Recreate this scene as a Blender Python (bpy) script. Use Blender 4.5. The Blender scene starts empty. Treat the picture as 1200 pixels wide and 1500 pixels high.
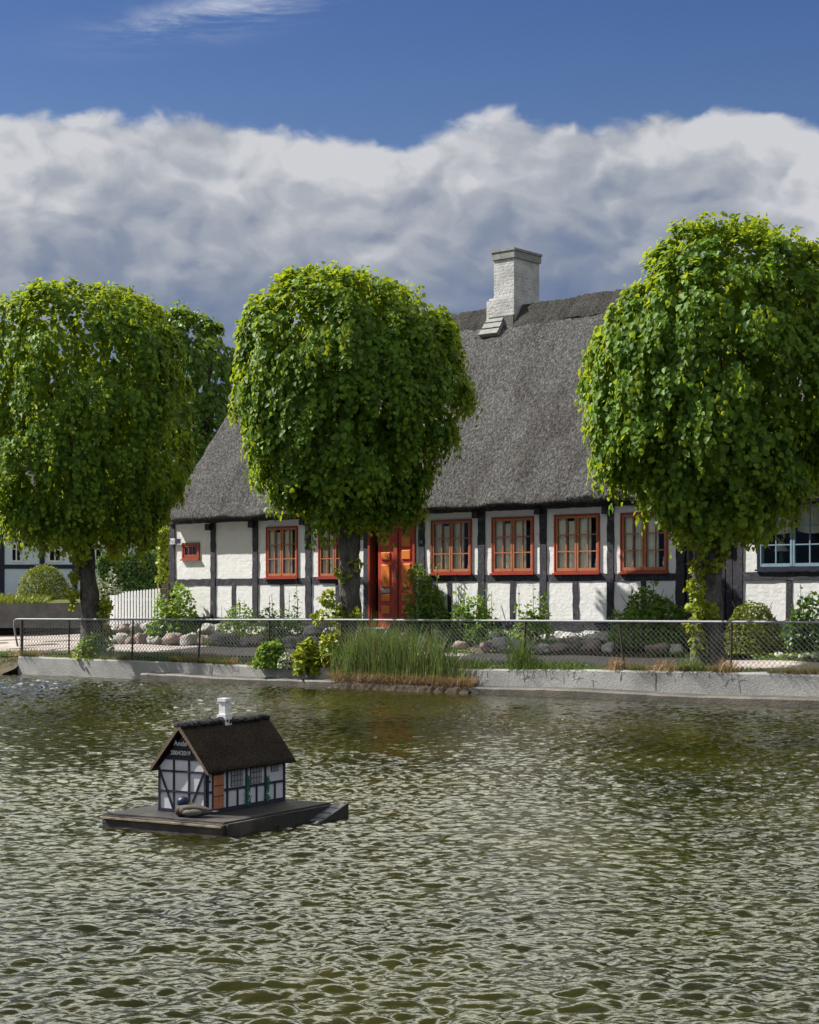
import bpy, math, random
import numpy as np
from mathutils import Vector, Matrix
random.seed(7); RNG = np.random.default_rng(7)
SC = bpy.context.scene; COL = SC.collection
R = math.radians

# ------------------------------------------------------------------ camera
CAMZ = 1.65; F = 2500.0; HOR = 878.0            # metres, pixels of focal length, horizon row (photo is 1200 x 1500)
cd = bpy.data.cameras.new('camera'); cam = bpy.data.objects.new('camera', cd); COL.objects.link(cam)
cam.location = (0, 0, CAMZ); cam.rotation_euler = (R(90), 0, 0)
cd.sensor_fit = 'VERTICAL'; cd.sensor_height = 36; cd.sensor_width = 28.8
cd.lens = 36 * F / 1500; cd.shift_y = (HOR - 750) / 1500
cd.clip_start = .1; cd.clip_end = 2000
SC.camera = cam
SC.view_settings.view_transform = 'Standard'; SC.view_settings.look = 'None'
SC.view_settings.gamma = 1; SC.view_settings.exposure = 0.70
SC.render.engine = 'CYCLES'
SC.cycles.max_bounces = 6; SC.cycles.transparent_max_bounces = 12
SC.cycles.diffuse_bounces = 3; SC.cycles.glossy_bounces = 3; SC.cycles.transmission_bounces = 4

# ------------------------------------------------------------------ site frame: t along the house front, d depth behind it
P0 = np.array([4.48, 32.7]); TH = R(40)
U = np.array([math.cos(TH), -math.sin(TH)]); V = np.array([math.sin(TH), math.cos(TH)])
def W2(t, d): return P0 + t * U + d * V
def T(x, d=0.):
    k = (x - 600) / F
    return (k * (P0[1] + d * V[1]) - P0[0] - d * V[0]) / (U[0] - k * U[1])
def Zt(y, t, d=0.): return CAMZ + (HOR - y) * (P0[1] + t * U[1] + d * V[1]) / F
def Z(y, x, d=0.): return Zt(y, T(x, d), d)
def dw(t): return -4.6 + (t + 12) / 16 * .75          # front face of the pond wall
def TW(x, off=0.):
    d = -4.2
    for _ in range(8): d = dw(T(x, d)) + off
    return T(x, d)
def site_of(X, Y):
    q = np.array([X, Y]) - P0
    return float(q @ U), float(q @ V)
def zw(t): return float(np.interp(t, [-13, -9, -5.5, -2, 0, 3, 6], [.40, .38, .35, .40, .44, .49, .50]))  # top of pond wall

# ------------------------------------------------------------------ sun
SUNL = np.array([*( -.93 * U + (-.42) * V), 1.0]); SUNL /= np.linalg.norm(SUNL)
sd = bpy.data.lights.new('sun', 'SUN'); sun = bpy.data.objects.new('sun', sd); COL.objects.link(sun)
sd.energy = 5.0; sd.angle = R(.5); sd.color = (1, .955, .88)
sun.rotation_euler = Vector(SUNL).to_track_quat('Z', 'Y').to_euler()
SEL = math.asin(SUNL[2]); SAZ = math.atan2(SUNL[0], SUNL[1])

# ------------------------------------------------------------------ node helpers
class NT:
    def __init__(s, tree): s.flat = False; s.t = tree; s.n = tree.nodes; s.l = tree.links
    def new(s, typ, **kw):
        nd = s.n.new(typ)
        for k, v in kw.items():
            if k.startswith('_'): setattr(nd, k[1:], v)
            else:
                key = k.replace('__', ' ')
                s.set(nd.inputs[int(key[1:])] if key[0] == 'i' and key[1:].isdigit() else nd.inputs[key], v)
        return nd
    def set(s, inp, v):
        if isinstance(v, bpy.types.NodeSocket): s.l.new(v, inp)
        elif isinstance(v, bpy.types.Node): s.l.new(v.outputs[0], inp)
        else: inp.default_value = v
    def m(s, op, a, b=None, c=None, clamp=False):
        nd = s.n.new('ShaderNodeMath'); nd.operation = op; nd.use_clamp = clamp
        for i, v in enumerate((a, b, c)):
            if v is not None: s.set(nd.inputs[i], v)
        return nd.outputs[0]
    def noise(s, vec, scale, detail=4, rough=.55, dist=0., color=False):
        nd = s.n.new('ShaderNodeTexNoise'); nd.noise_dimensions = '2D' if s.flat else '3D'; s.set(nd.inputs['Vector'], vec)
        s.set(nd.inputs['Scale'], scale); nd.inputs['Detail'].default_value = detail
        nd.inputs['Roughness'].default_value = rough; nd.inputs['Distortion'].default_value = dist
        return nd.outputs['Color' if color else 'Fac']
    def ramp(s, fac, stops, interp='LINEAR'):
        nd = s.n.new('ShaderNodeValToRGB'); s.set(nd.inputs[0], fac); cr = nd.color_ramp; cr.interpolation = interp
        while len(cr.elements) < len(stops): cr.elements.new(.5)
        for e, (p, c) in zip(cr.elements, stops):
            e.position = p; e.color = (c, c, c, 1) if isinstance(c, (int, float)) else (*c, 1)
        return nd.outputs[0]
    def mix(s, fac, a, b, mode='MIX'):
        nd = s.n.new('ShaderNodeMix'); nd.data_type = 'RGBA'; nd.blend_type = mode
        s.set(nd.inputs[0], fac)
        for i, v in ((6, a), (7, b)):
            if isinstance(v, tuple) and len(v) == 3: v = (*v, 1)
            s.set(nd.inputs[i], v)
        return nd.outputs[2]
    def sstep(s, v, a, b):
        nd = s.n.new('ShaderNodeMapRange'); nd.interpolation_type = 'SMOOTHSTEP'
        s.set(nd.inputs[0], v); nd.inputs[1].default_value = a; nd.inputs[2].default_value = b
        return nd.outputs[0]
    def scale(s, vec, v):
        nd = s.n.new('ShaderNodeMapping'); s.set(nd.inputs[0], vec); nd.inputs['Scale'].default_value = v
        return nd.outputs[0]

# ------------------------------------------------------------------ sky
w = bpy.data.worlds.new('World'); SC.world = w; w.use_nodes = True
w.node_tree.nodes.clear(); N = NT(w.node_tree); w.cycles.sampling_method = 'MANUAL'; w.cycles.sample_map_resolution = 256
sky = N.new('ShaderNodeTexSky', _sky_type='NISHITA', _sun_disc=False, _sun_elevation=SEL, _sun_rotation=SAZ,
            _air_density=1.0, _dust_density=.6, _ozone_density=2.2)
tc = N.new('ShaderNodeTexCoord'); sep = N.new('ShaderNodeSeparateXYZ'); N.set(sep.inputs[0], tc.outputs['Generated'])
sx, sy, sz = sep.outputs
az = N.m('ARCTAN2', sx, sy); el = N.m('ARCSINE', sz)
cmb = N.n.new('ShaderNodeCombineXYZ'); N.set(cmb.inputs[0], az); N.set(cmb.inputs[1], N.m('MULTIPLY', el, 1.5)); p = cmb.outputs[0]
fc = N.n.new('ShaderNodeFloatCurve'); N.set(fc.inputs['Value'], N.m('MULTIPLY_ADD', az, 1 / .6, .5)); 
def _aze(x, y):
    k = (x - 600) / F; v = (HOR - y) / F
    return math.atan(k), math.asin(v / math.sqrt(1 + k * k + v * v))
cv = fc.mapping.curves[0]; fc.mapping.use_clip = False
pts = [(-150, 200), (0, 182), (70, 172), (130, 166), (250, 192), (325, 178), (400, 190), (470, 200), (530, 226), (600, 208), (700, 182), (800, 188), (900, 168), (1010, 152), (1100, 158), (1180, 192), (1300, 215)]
pp = [(_aze(x, y)[0] / .6 + .5, _aze(x, y)[1] / .5) for x, y in pts]
pp = [(0.0, pp[0][1])] + pp + [(1.0, pp[-1][1])]
cv.points[0].location = pp[0]; cv.points[1].location = pp[-1]
for a in pp[1:-1]: cv.points.new(*a)
fc.mapping.update()
edge = N.m('MULTIPLY', fc.outputs[0], .5)
wq = N.new('ShaderNodeVectorMath', _operation='MULTIPLY_ADD'); N.set(wq.inputs[0], N.noise(p, 16, 4, .55, 0, True)); wq.inputs[1].default_value = (.055, .055, 0); N.set(wq.inputs[2], p); pw_ = wq.outputs[0]; N.flat = True
def puff(vec):
    tot = None
    for sc_, a_ in ((13, 1.0), (29, .55), (62, .28)):
        vo = N.new('ShaderNodeTexVoronoi', _voronoi_dimensions='2D', _feature='SMOOTH_F1', Scale=sc_, Smoothness=.55, Vector=vec)
        t_ = N.m('MULTIPLY', N.m('SUBTRACT', .55, vo.outputs['Distance']), a_)
        tot = t_ if tot is None else N.m('ADD', tot, t_)
    return N.m('ADD', tot, N.m('MULTIPLY', N.m('SUBTRACT', N.noise(vec, 40, 8, .6), .5), .5))
n1 = puff(pw_); n2 = N.noise(p, 5.5, 5, .5, .1)
off = N.new('ShaderNodeVectorMath', _operation='ADD'); N.set(off.inputs[0], pw_); off.inputs[1].default_value = (-.007, .012, 0)
n1b = puff(off.outputs[0])
dd = N.m('ADD', N.m('SUBTRACT', edge, el), N.m('MULTIPLY', N.m('SUBTRACT', n1, .18), .021))
dens = N.sstep(dd, -.002, .007)
lump = N.m('MULTIPLY', N.m('SUBTRACT', n1, n1b), .60)
depth_ = N.m('SUBTRACT', edge, el)
base = N.m('SUBTRACT', .95, N.m('MULTIPLY', N.m('SUBTRACT', depth_, .012), 6.2))
bright = N.m('ADD', N.m('ADD', base, lump), N.m('MULTIPLY', N.m('SUBTRACT', n2, .5), 1.0), clamp=True)
ccol = N.ramp(bright, [(0, (.092, .126, .205)), (.4, (.152, .178, .235)), (.75, (.262, .278, .310)), (1, (.378, .385, .405))])
# thin streaks high on the left, unseen cloud belt above shaped for pond reflections
wsp = N.noise(N.scale(p, (12, 50, 1)), 1.0, 8, .68, .3)
gx = N.m('DIVIDE', N.m('ADD', az, .102), .06); gy = N.m('DIVIDE', N.m('SUBTRACT', el, N.m('MULTIPLY_ADD', az, .22, .354)), .010)
gm = N.m('EXPONENT', N.m('MULTIPLY', N.m('ADD', N.m('MULTIPLY', gx, gx), N.m('MULTIPLY', gy, gy)), -1.0))
wd = N.m('MULTIPLY', N.sstep(wsp, .34, .72), gm, clamp=True)
N.flat = False
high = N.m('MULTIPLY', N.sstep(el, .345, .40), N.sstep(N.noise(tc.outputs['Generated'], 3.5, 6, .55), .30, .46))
rear = N.m('MULTIPLY', N.sstep(N.m('ABSOLUTE', az), .6, 1.1), N.sstep(N.noise(tc.outputs['Generated'], 2.2, 6, .55), .38, .52))
skyc = N.mix(1.0, sky.outputs[0], N.mix(N.sstep(el, .24, .36), (.036, .041, .052, 1), (.026, .0335, .050, 1)), 'MULTIPLY')
c = N.mix(wd, skyc, (.34, .37, .44))
c = N.mix(high, c, N.mix(N.sstep(el, .53, .74), (1.6, 1.6, 1.36), (.10, .12, .13)))  # bright belt, dark sky over it: added out of view for ripple contrast
c = N.mix(rear, c, (.42, .43, .44))
c = N.mix(dens, c, ccol)
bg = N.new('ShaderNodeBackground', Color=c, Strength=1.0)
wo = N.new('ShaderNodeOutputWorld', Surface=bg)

# ------------------------------------------------------------------ materials
def material(name):
    m = bpy.data.materials.new(name); m.use_nodes = True; m.node_tree.nodes.clear(); n = NT(m.node_tree)
    return m, n
def finish(n, bsdf, disp=None):
    o = n.new('ShaderNodeOutputMaterial', Surface=bsdf)
def bump(n, h, strength, dist):
    return n.new('ShaderNodeBump', Strength=strength, Distance=dist, Height=h).outputs[0]
def geo_pos(n): return n.new('ShaderNodeNewGeometry').outputs['Position']
def obj_pos(n): return n.new('ShaderNodeTexCoord').outputs['Object']

def mottled(name, c1, c2, scale=6, rough=.8, bscale=60, bstr=.4, bdist=.01, c3=None, spec=.3, detail=6, stretch=None, metallic=0):
    m, n = material(name); p = obj_pos(n)
    q = n.scale(p, stretch) if stretch else p
    f = n.noise(q, scale, detail, .6)
    stops = [(.32, c1), (.68, c2)]
    col = n.ramp(f, stops)
    if c3: col = n.mix(n.sstep(n.noise(p, scale * .37, 5, .6), .55, .72), col, c3)
    b = n.new('ShaderNodeBsdfPrincipled', Base__Color=col, Roughness=rough, Metallic=metallic,
              Normal=bump(n, n.noise(q, bscale, 4, .6), bstr, bdist))
    b.inputs['Specular IOR Level'].default_value = spec
    finish(n, b); return m

M = {}
# whitewash: lumpy, slightly dirty
def whitewash(name, c1, c2, dirt):
    m, n = material(name); p = obj_pos(n)
    f = n.noise(p, 2.2, 6, .6); col = n.ramp(f, [(.3, c1), (.65, c2)])
    col = n.mix(n.m('MULTIPLY', n.sstep(n.noise(p, 5, 8, .75), .54, .72), .6), col, dirt)
    br = n.new('ShaderNodeTexBrick', Scale=1.0, Vector=n.new('ShaderNodeMapping', Vector=p, Rotation=(R(90), 0, 0)))
    br.inputs['Brick Width'].default_value = .25; br.inputs['Row Height'].default_value = .075; br.inputs['Mortar Size'].default_value = .008
    br.inputs['Mortar Smooth'].default_value = 1
    h = n.m('ADD', n.noise(p, 9, 5, .6), n.m('MULTIPLY', br.outputs['Fac'], -.07))
    h = n.m('ADD', h, n.m('MULTIPLY', n.noise(p, 45, 3, .6), .2))
    b = n.new('ShaderNodeBsdfPrincipled', Base__Color=col, Roughness=.9, Normal=bump(n, h, .32, .04))
    b.inputs['Specular IOR Level'].default_value = .15
    finish(n, b); return m
M['lime'] = whitewash('whitewash', (.76, .76, .77), (.86, .85, .84), (.50, .49, .48))
M['lime_old'] = whitewash('old_whitewash', (.52, .52, .50), (.66, .65, .62), (.36, .35, .32))
M['tar'] = mottled('tarred_timber', (.022, .021, .030), (.060, .058, .072), 18, .7, 55, .8, .02, (.11, .105, .12))
M['tar_blue'] = mottled('navy_timber', (.014, .014, .034), (.028, .028, .058), 12, .6, 50, .4, .01)
M['red'] = mottled('red_paint', (.29, .048, .030), (.38, .065, .040), 8, .45, 60, .15, .004)
M['door_red'] = mottled('door_red_paint', (.42, .050, .030), (.52, .075, .045), 8, .45, 60, .15, .004)
M['brick_red'] = mottled('brick_red_paint', (.29, .065, .035), (.36, .09, .05), 8, .5, 60, .15, .004)
M['orange'] = mottled('orange_paint', (.38, .135, .065), (.50, .20, .10), 9, .45, 60, .15, .004)
M['amber'] = mottled('amber_paint', (.66, .18, .035), (.74, .23, .05), 9, .42, 60, .15, .004)
M['white'] = mottled('white_paint', (.66, .66, .68), (.78, .78, .79), 9, .55, 60, .2, .004)
M['sky_blue'] = mottled('pale_blue_paint', (.19, .30, .39), (.26, .37, .46), 9, .5, 60, .2, .004)
M['steel'] = mottled('galvanised_steel', (.22, .23, .25), (.34, .35, .37), 30, .6, 90, .1, .002, metallic=.25, spec=.4)
M['wire'] = mottled('galvanised_wire', (.28, .29, .30), (.42, .43, .44), 30, .5, 90, .1, .002, metallic=.5, spec=.5)
M['iron'] = mottled('brown_iron', (.030, .024, .026), (.075, .05, .045), 30, .6, 90, .3, .004)
M['concrete'] = mottled('concrete', (.25, .25, .245), (.36, .357, .345), 1.6, .9, 30, .55, .02, (.17, .165, .15), .2)
M['wet'] = mottled('wet_concrete', (.055, .050, .042), (.135, .122, .105), 3, .6, 30, .6, .02, (.07, .07, .05), .4)
M['dark_conc'] = mottled('dark_concrete', (.085, .085, .085), (.16, .155, .15), 3, .9, 25, .6, .02, (.06, .06, .055))
M['road'] = mottled('paving', (.36, .315, .29), (.45, .40, .37), 2.2, .85, 70, .35, .008, (.31, .28, .255), .2)
M['soil'] = mottled('soil', (.055, .045, .03), (.13, .105, .07), 5, .95, 30, .8, .03)
M['turf'] = mottled('turf', (.055, .085, .015), (.13, .14, .04), 5, .95, 40, .8, .03, (.16, .13, .06))
M['bark'] = mottled('bark', (.045, .040, .036), (.17, .155, .14), 10, .95, 26, 1.0, .05, (.17, .165, .15), .1, 8, (1, 1, .35))
M['slate'] = mottled('weathered_board', (.20, .20, .19), (.32, .32, .30), 8, .9, 50, .4, .01)
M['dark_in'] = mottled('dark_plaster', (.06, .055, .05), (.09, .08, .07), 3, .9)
M['curtain'] = mottled('curtain_cloth', (.80, .80, .70), (.90, .89, .79), 8, .9, 120, .2, .004)
M['cer'] = mottled('white_ceramic', (.7, .7, .68), (.8, .8, .78), 8, .3)
M['brass'] = mottled('dull_metal', (.33, .34, .32), (.45, .45, .42), 20, .35, metallic=.6)
M['wood_dk'] = mottled('old_dark_boards', (.012, .011, .012), (.035, .032, .032), 5, .6, 40, .7, .01, (.08, .07, .06), .35, 7, (.4, 5, 5))
M['tin'] = mottled('red_roof_tile', (.22, .07, .045), (.32, .11, .07), 12, .8, 30, .5, .02)
M['green_paint'] = mottled('green_paint', (.015, .10, .06), (.03, .17, .10), 14, .6)
M['straw_dry'] = mottled('dry_straw', (.035, .027, .018), (.10, .075, .05), 14, .9)
def chimney_mat():
    m, n = material('limewashed_brick'); p = obj_pos(n)
    br = n.new('ShaderNodeTexBrick', Scale=1.0, Vector=n.new('ShaderNodeMapping', Vector=p, Rotation=(R(90), 0, 0)))
    br.inputs['Brick Width'].default_value = .24; br.inputs['Row Height'].default_value = .075; br.inputs['Mortar Size'].default_value = .012; br.inputs['Mortar Smooth'].default_value = 1
    col = n.ramp(n.noise(p, 3, 7, .65), [(.3, (.34, .335, .325)), (.62, (.54, .535, .52))])
    col = n.mix(n.sstep(n.noise(n.scale(p, (1, 1, 2.2)), 5, 8, .75), .56, .66), col, (.25, .22, .19))
    h = n.m('ADD', n.noise(p, 14, 5, .6), n.m('MULTIPLY', br.outputs['Fac'], -.16))
    b = n.new('ShaderNodeBsdfPrincipled', Base__Color=col, Roughness=.9, Normal=bump(n, h, .6, .03)); finish(n, b); return m
M['chimney'] = chimney_mat()
def thatch_mat(name, c1, c2, c3, sc=1.0, bs=1.0):
    m, n = material(name); p = obj_pos(n)
    q = n.scale(p, (26 * sc, 6 * sc, 4.6 * sc))
    f = n.noise(q, 2.1, 5, .62); f2 = n.noise(n.scale(p, (1.6, .5, .35)), 1.1 * sc, 6, .65); f3 = n.noise(n.scale(p, (9 * sc, 9 * sc, 9 * sc)), 2.2, 4, .7)
    h = n.m('ADD', n.m('MULTIPLY', f, .7), n.m('MULTIPLY', f3, .5))
    col = n.ramp(h, [(.38, c1), (.56, c2), (.74, c3)])
    col = n.mix(n.m('MULTIPLY', n.sstep(f2, .42, .66), .8), col, n.mix(1.0, col, (.62, .58, .57), 'MULTIPLY'))
    b = n.new('ShaderNodeBsdfPrincipled', Base__Color=col, Roughness=.95, Normal=bump(n, h, bs, .09 / sc))
    b.inputs['Specular IOR Level'].default_value = .1
    finish(n, b); return m
M['thatch'] = thatch_mat('weathered_thatch', (.014, .0140, .0142), (.068, .0672, .067), (.25, .246, .242))
M['ridge'] = thatch_mat('mossy_ridge_thatch', (.018, .019, .018), (.055, .056, .052), (.13, .13, .12), 1.4)
M['mini_thatch'] = thatch_mat('dark_brown_thatch', (.008, .006, .005), (.032, .025, .020), (.10, .080, .060), 5, 1.0)
def glass_mat():
    m, n = material('window_glass')
    fr = n.new('ShaderNodeFresnel', IOR=1.33)
    g = n.new('ShaderNodeBsdfGlossy', Roughness=.02, Color=(.9, .93, 1, 1)); t = n.new('ShaderNodeBsdfTransparent', Color=(.97, .98, .97, 1))
    mx = n.new('ShaderNodeMixShader', Fac=n.m('MULTIPLY_ADD', fr.outputs[0], .5, .0), i1=t, i2=g); finish(n, mx); return m
M['glass'] = glass_mat()
def leaf_mat(name, c1, c2, tr, tfac=.38, rough=.42, spec=.35):
    m, n = material(name); g = n.new('ShaderNodeNewGeometry')
    rnd = g.outputs['Random Per Island']
    f = n.noise(obj_pos(n), 1.6, 3, .6)
    fac = n.m('ADD', n.m('MULTIPLY', rnd, .6), n.m('MULTIPLY', f, .4))
    col = n.ramp(fac, [(.2, c1), (.8, c2)])
    b = n.new('ShaderNodeBsdfPrincipled', Base__Color=col, Roughness=rough); b.inputs['Specular IOR Level'].default_value = spec
    t = n.new('ShaderNodeBsdfTranslucent', Color=n.mix(rnd, tuple(x * .75 for x in tr), tr))
    mx = n.new('ShaderNodeMixShader', Fac=tfac, i1=b, i2=t); finish(n, mx); return m
M['lime_leaf'] = leaf_mat('lime_leaf', (.026, .085, .012), (.155, .285, .024), (.52, .62, .028), .38, .52, .26)
M['dark_leaf'] = leaf_mat('chestnut_leaf', (.035, .10, .015), (.11, .21, .03), (.32, .44, .04))
M['shrub_leaf'] = leaf_mat('shrub_leaf', (.065, .15, .025), (.20, .34, .055), (.40, .54, .07))
M['deep_leaf'] = leaf_mat('deep_green_leaf', (.04, .10, .025), (.12, .22, .045), (.2, .32, .05), .3)
M['yellow_leaf'] = leaf_mat('yellow_green_leaf', (.14, .21, .02), (.33, .40, .04), (.50, .52, .05))
M['topiary'] = leaf_mat('golden_topiary_leaf', (.07, .11, .01), (.26, .29, .02), (.3, .34, .03), .25)
M['grass'] = leaf_mat('grass_blade', (.05, .11, .02), (.16, .24, .06), (.22, .3, .06), .3)
M['reed'] = leaf_mat('reed_blade', (.06, .12, .03), (.20, .27, .09), (.22, .3, .07), .3)
M['dry'] = leaf_mat('dry_blade', (.28, .16, .07), (.50, .36, .20), (.4, .3, .15), .25)
M['pale_leaf'] = leaf_mat('pale_grey_leaf', (.22, .26, .16), (.42, .44, .33), (.3, .36, .18), .25)
def water_mat():
    m, n = material('pond_water'); p = geo_pos(n)
    f = n.noise(n.scale(p, (.35, .25, 1)), 1.0, 5, .6)
    col = n.ramp(f, [(.35, (.009, .0098, .001)), (.65, (.033, .031, .0022))])
    h = n.noise(n.scale(p, (16, 30, 1)), 1.0, 3, .5, .2)
    b = n.new('ShaderNodeBsdfPrincipled', Base__Color=col, Roughness=.05, IOR=1.5, Normal=bump(n, h, .25, .02))
    b.inputs['Specular IOR Level'].default_value = .5
    finish(n, b); return m
M['water'] = water_mat()
def stone_mat(name, c1, c2, c3):
    m, n = material(name); p = obj_pos(n)
    sp = n.noise(p, 60, 3, .7); col = n.ramp(n.noise(p, 7, 6, .65), [(.35, c1), (.65, c2)])
    col = n.mix(n.m('MULTIPLY', n.sstep(sp, .52, .64), .5), col, c3)
    b = n.new('ShaderNodeBsdfPrincipled', Base__Color=col, Roughness=.85, Normal=bump(n, n.noise(p, 16, 6, .6), .5, .03)); finish(n, b); return m
STONES = [('pinkish', stone_mat('pink_granite', (.25, .185, .17), (.40, .30, .27), (.14, .12, .11))),
          ('pale grey', stone_mat('pale_granite', (.28, .27, .25), (.44, .43, .40), (.16, .15, .14))),
          ('dark grey', stone_mat('dark_granite', (.10, .10, .105), (.20, .195, .19), (.3, .29, .28))),
          ('whitish', stone_mat('white_granite', (.42, .40, .37), (.60, .58, .55), (.25, .24, .22)))]
M['duck_body'] = mottled('duck_grey_brown', (.055, .047, .042), (.13, .115, .10), 40, .8, 120, .5, .004, stretch=(1, 1, 3))
M['duck_head'] = mottled('duck_head_feathers', (.008, .012, .035), (.02, .04, .09), 30, .35)
M['duck_breast'] = mottled('duck_breast_feathers', (.03, .018, .014), (.07, .042, .03), 40, .7)
M['duck_pale'] = mottled('duck_flank_feathers', (.12, .11, .10), (.20, .18, .165), 60, .8, 140, .5, .003)
M['duck_bill'] = mottled('duck_bill', (.30, .27, .05), (.38, .33, .08), 20, .4)

# ------------------------------------------------------------------ mesh helpers
class MB:
    def __init__(s): s.v = []; s.f = []; s.smooth = False
    def add(s, vs, fs):
        o = len(s.v); s.v += [tuple(map(float, q)) for q in vs]; s.f += [tuple(i + o for i in q) for q in fs]; return s
    def box(s, x0, x1, y0, y1, z0, z1):
        if x1 < x0: x0, x1 = x1, x0
        if y1 < y0: y0, y1 = y1, y0
        if z1 < z0: z0, z1 = z1, z0
        return s.add([(x, y, z) for z in (z0, z1) for y in (y0, y1) for x in (x0, x1)],
                     [(0, 2, 3, 1), (4, 5, 7, 6), (0, 1, 5, 4), (2, 6, 7, 3), (0, 4, 6, 2), (1, 3, 7, 5)])
    def bevbox(s, x0, x1, y0, y1, z0, z1, b):   # box whose front (-y) edges are chamfered
        return s.add([(x0, y1, z0), (x1, y1, z0), (x1, y1, z1), (x0, y1, z1), (x0, y0 + b, z0), (x1, y0 + b, z0), (x1, y0 + b, z1), (x0, y0 + b, z1),
                      (x0 + b, y0, z0 + b), (x1 - b, y0, z0 + b), (x1 - b, y0, z1 - b), (x0 + b, y0, z1 - b)],
                     [(0, 3, 2, 1), (0, 1, 5, 4), (1, 2, 6, 5), (2, 3, 7, 6), (3, 0, 4, 7), (4, 5, 9, 8), (5, 6, 10, 9), (6, 7, 11, 10), (7, 4, 8, 11), (8, 9, 10, 11)])
    def wobble(s, a, b, wd, dp, amp=.008, step=.14, up=(0, 0, 1)):
        """hewn beam from a to b, width wd, depth dp, jittered"""
        a = Vector(a); b = Vector(b); L = (b - a).length; n = max(2, int(L / step)); ax = (b - a) / L
        side = ax.cross(Vector((0, 1, 0)));  side = side.normalized() if side.length > .1 else Vector((1, 0, 0)); dn = Vector((0, 1, 0))
        vs = []; j = lambda: random.uniform(-amp, amp)
        for i in range(n + 1):
            c = a + (b - a) * (i / n)
            for sx_, sy_ in ((-1, -1), (1, -1), (1, 1), (-1, 1)):
                jj = j(), j() * .5
                vs.append(c + side * (sx_ * wd / 2 + jj[0]) + dn * (sy_ * dp / 2 + (jj[1] if sy_ < 0 else 0)))
        fs = [(i * 4 + k, i * 4 + (k + 1) % 4, i * 4 + 4 + (k + 1) % 4, i * 4 + 4 + k) for i in range(n) for k in range(4)]
        fs += [(3, 2, 1, 0), tuple(n * 4 + k for k in range(4))]
        return s.add(vs, fs)
    def tube(s, pts, r, seg=6, cap=True):
        pts = [Vector(q) for q in pts]; n = len(pts); rs = r if isinstance(r, (list, tuple)) else [r] * n
        vs = []; ref = None
        for i, q in enumerate(pts):
            d = (pts[min(i + 1, n - 1)] - pts[max(i - 1, 0)]).normalized()
            if ref is None: ref = d.orthogonal().normalized()
            a = (ref - d * ref.dot(d)).normalized(); ref = a; b = d.cross(a)
            for k in range(seg):
                an = 2 * math.pi * k / seg; vs.append(q + (a * math.cos(an) + b * math.sin(an)) * rs[i])
        fs = [(i * seg + k, i * seg + (k + 1) % seg, (i + 1) * seg + (k + 1) % seg, (i + 1) * seg + k) for i in range(n - 1) for k in range(seg)]
        if cap: fs += [tuple(range(seg))[::-1], tuple((n - 1) * seg + k for k in range(seg))]
        return s.add(vs, fs)
    def blob(s, c, r, seg=12, rings=8, amp=0., seed=0, sq=1.0):
        rn = np.random.default_rng(seed); ph = rn.uniform(0, 6.28, (6, 3)); kk = rn.normal(0, 1.3, (6, 3))
        vs = []; fs = []
        def pt(u, v_):
            q = np.array([math.sin(v_) * math.cos(u), math.sin(v_) * math.sin(u), math.cos(v_)])
            q = np.sign(q) * np.abs(q) ** sq
            m_ = 1 + amp * sum(math.sin(kk[i] @ q * 2 + ph[i, 0]) for i in range(6)) / 3
            return (c[0] + q[0] * r[0] * m_, c[1] + q[1] * r[1] * m_, c[2] + q[2] * r[2] * m_)
        vs.append(pt(0, 0))
        for i in range(1, rings):
            for k in range(seg): vs.append(pt(2 * math.pi * k / seg, math.pi * i / rings))
        vs.append(pt(0, math.pi)); L = len(vs) - 1
        for k in range(seg): fs.append((0, 1 + k, 1 + (k + 1) % seg)); fs.append((L, L - seg + (k + 1) % seg, L - seg + k))
        for i in range(rings - 2):
            for k in range(seg): a = 1 + i * seg; fs.append((a + k, a + seg + k, a + seg + (k + 1) % seg, a + (k + 1) % seg))
        return s.add(vs, fs)
    def shift(s, o): s.v = [(a - o[0], b - o[1], c - o[2]) for a, b, c in s.v]; return s

def tagit(o, label=None, cat=None, group=None, kind=None):
    for k, v in (('label', label), ('category', cat), ('group', group), ('kind', kind)):
        if v: o[k] = v
    return o
def mesh_obj(name, me, parent):
    o = bpy.data.objects.new(name, me); COL.objects.link(o)
    if parent: o.parent = parent
    return o
def build(name, mb, mat, parent=None, base=(0, 0, 0), smooth=False, frame=None):
    """mb in the frame's coordinates; base = origin in the same coordinates"""
    me = bpy.data.meshes.new(name); me.from_pydata([(a - base[0], b - base[1], c - base[2]) for a, b, c in mb.v], [], mb.f)
    me.materials.append(M[mat] if isinstance(mat, str) else mat)
    me.update()
    if smooth or mb.smooth: me.polygons.foreach_set('use_smooth', [True] * len(me.polygons))
    o = mesh_obj(name, me, parent)
    if not parent and frame != 'world': place(o, base, frame)
    elif not parent: o.location = base
    return o
def place(o, base, frame=None):
    if frame is None:
        xy = W2(base[0], base[1]); o.location = (xy[0], xy[1], base[2]); o.rotation_euler = (0, 0, -TH)
    else:
        o.matrix_world = frame @ Matrix.Translation(Vector(base))
def thing(name, base, label, cat, group=None, frame=None):
    o = bpy.data.objects.new(name, None); COL.objects.link(o); o.empty_display_size = .2
    if frame == 'world': o.location = base
    else: place(o, base, frame)
    return tagit(o, label, cat, group)
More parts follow.
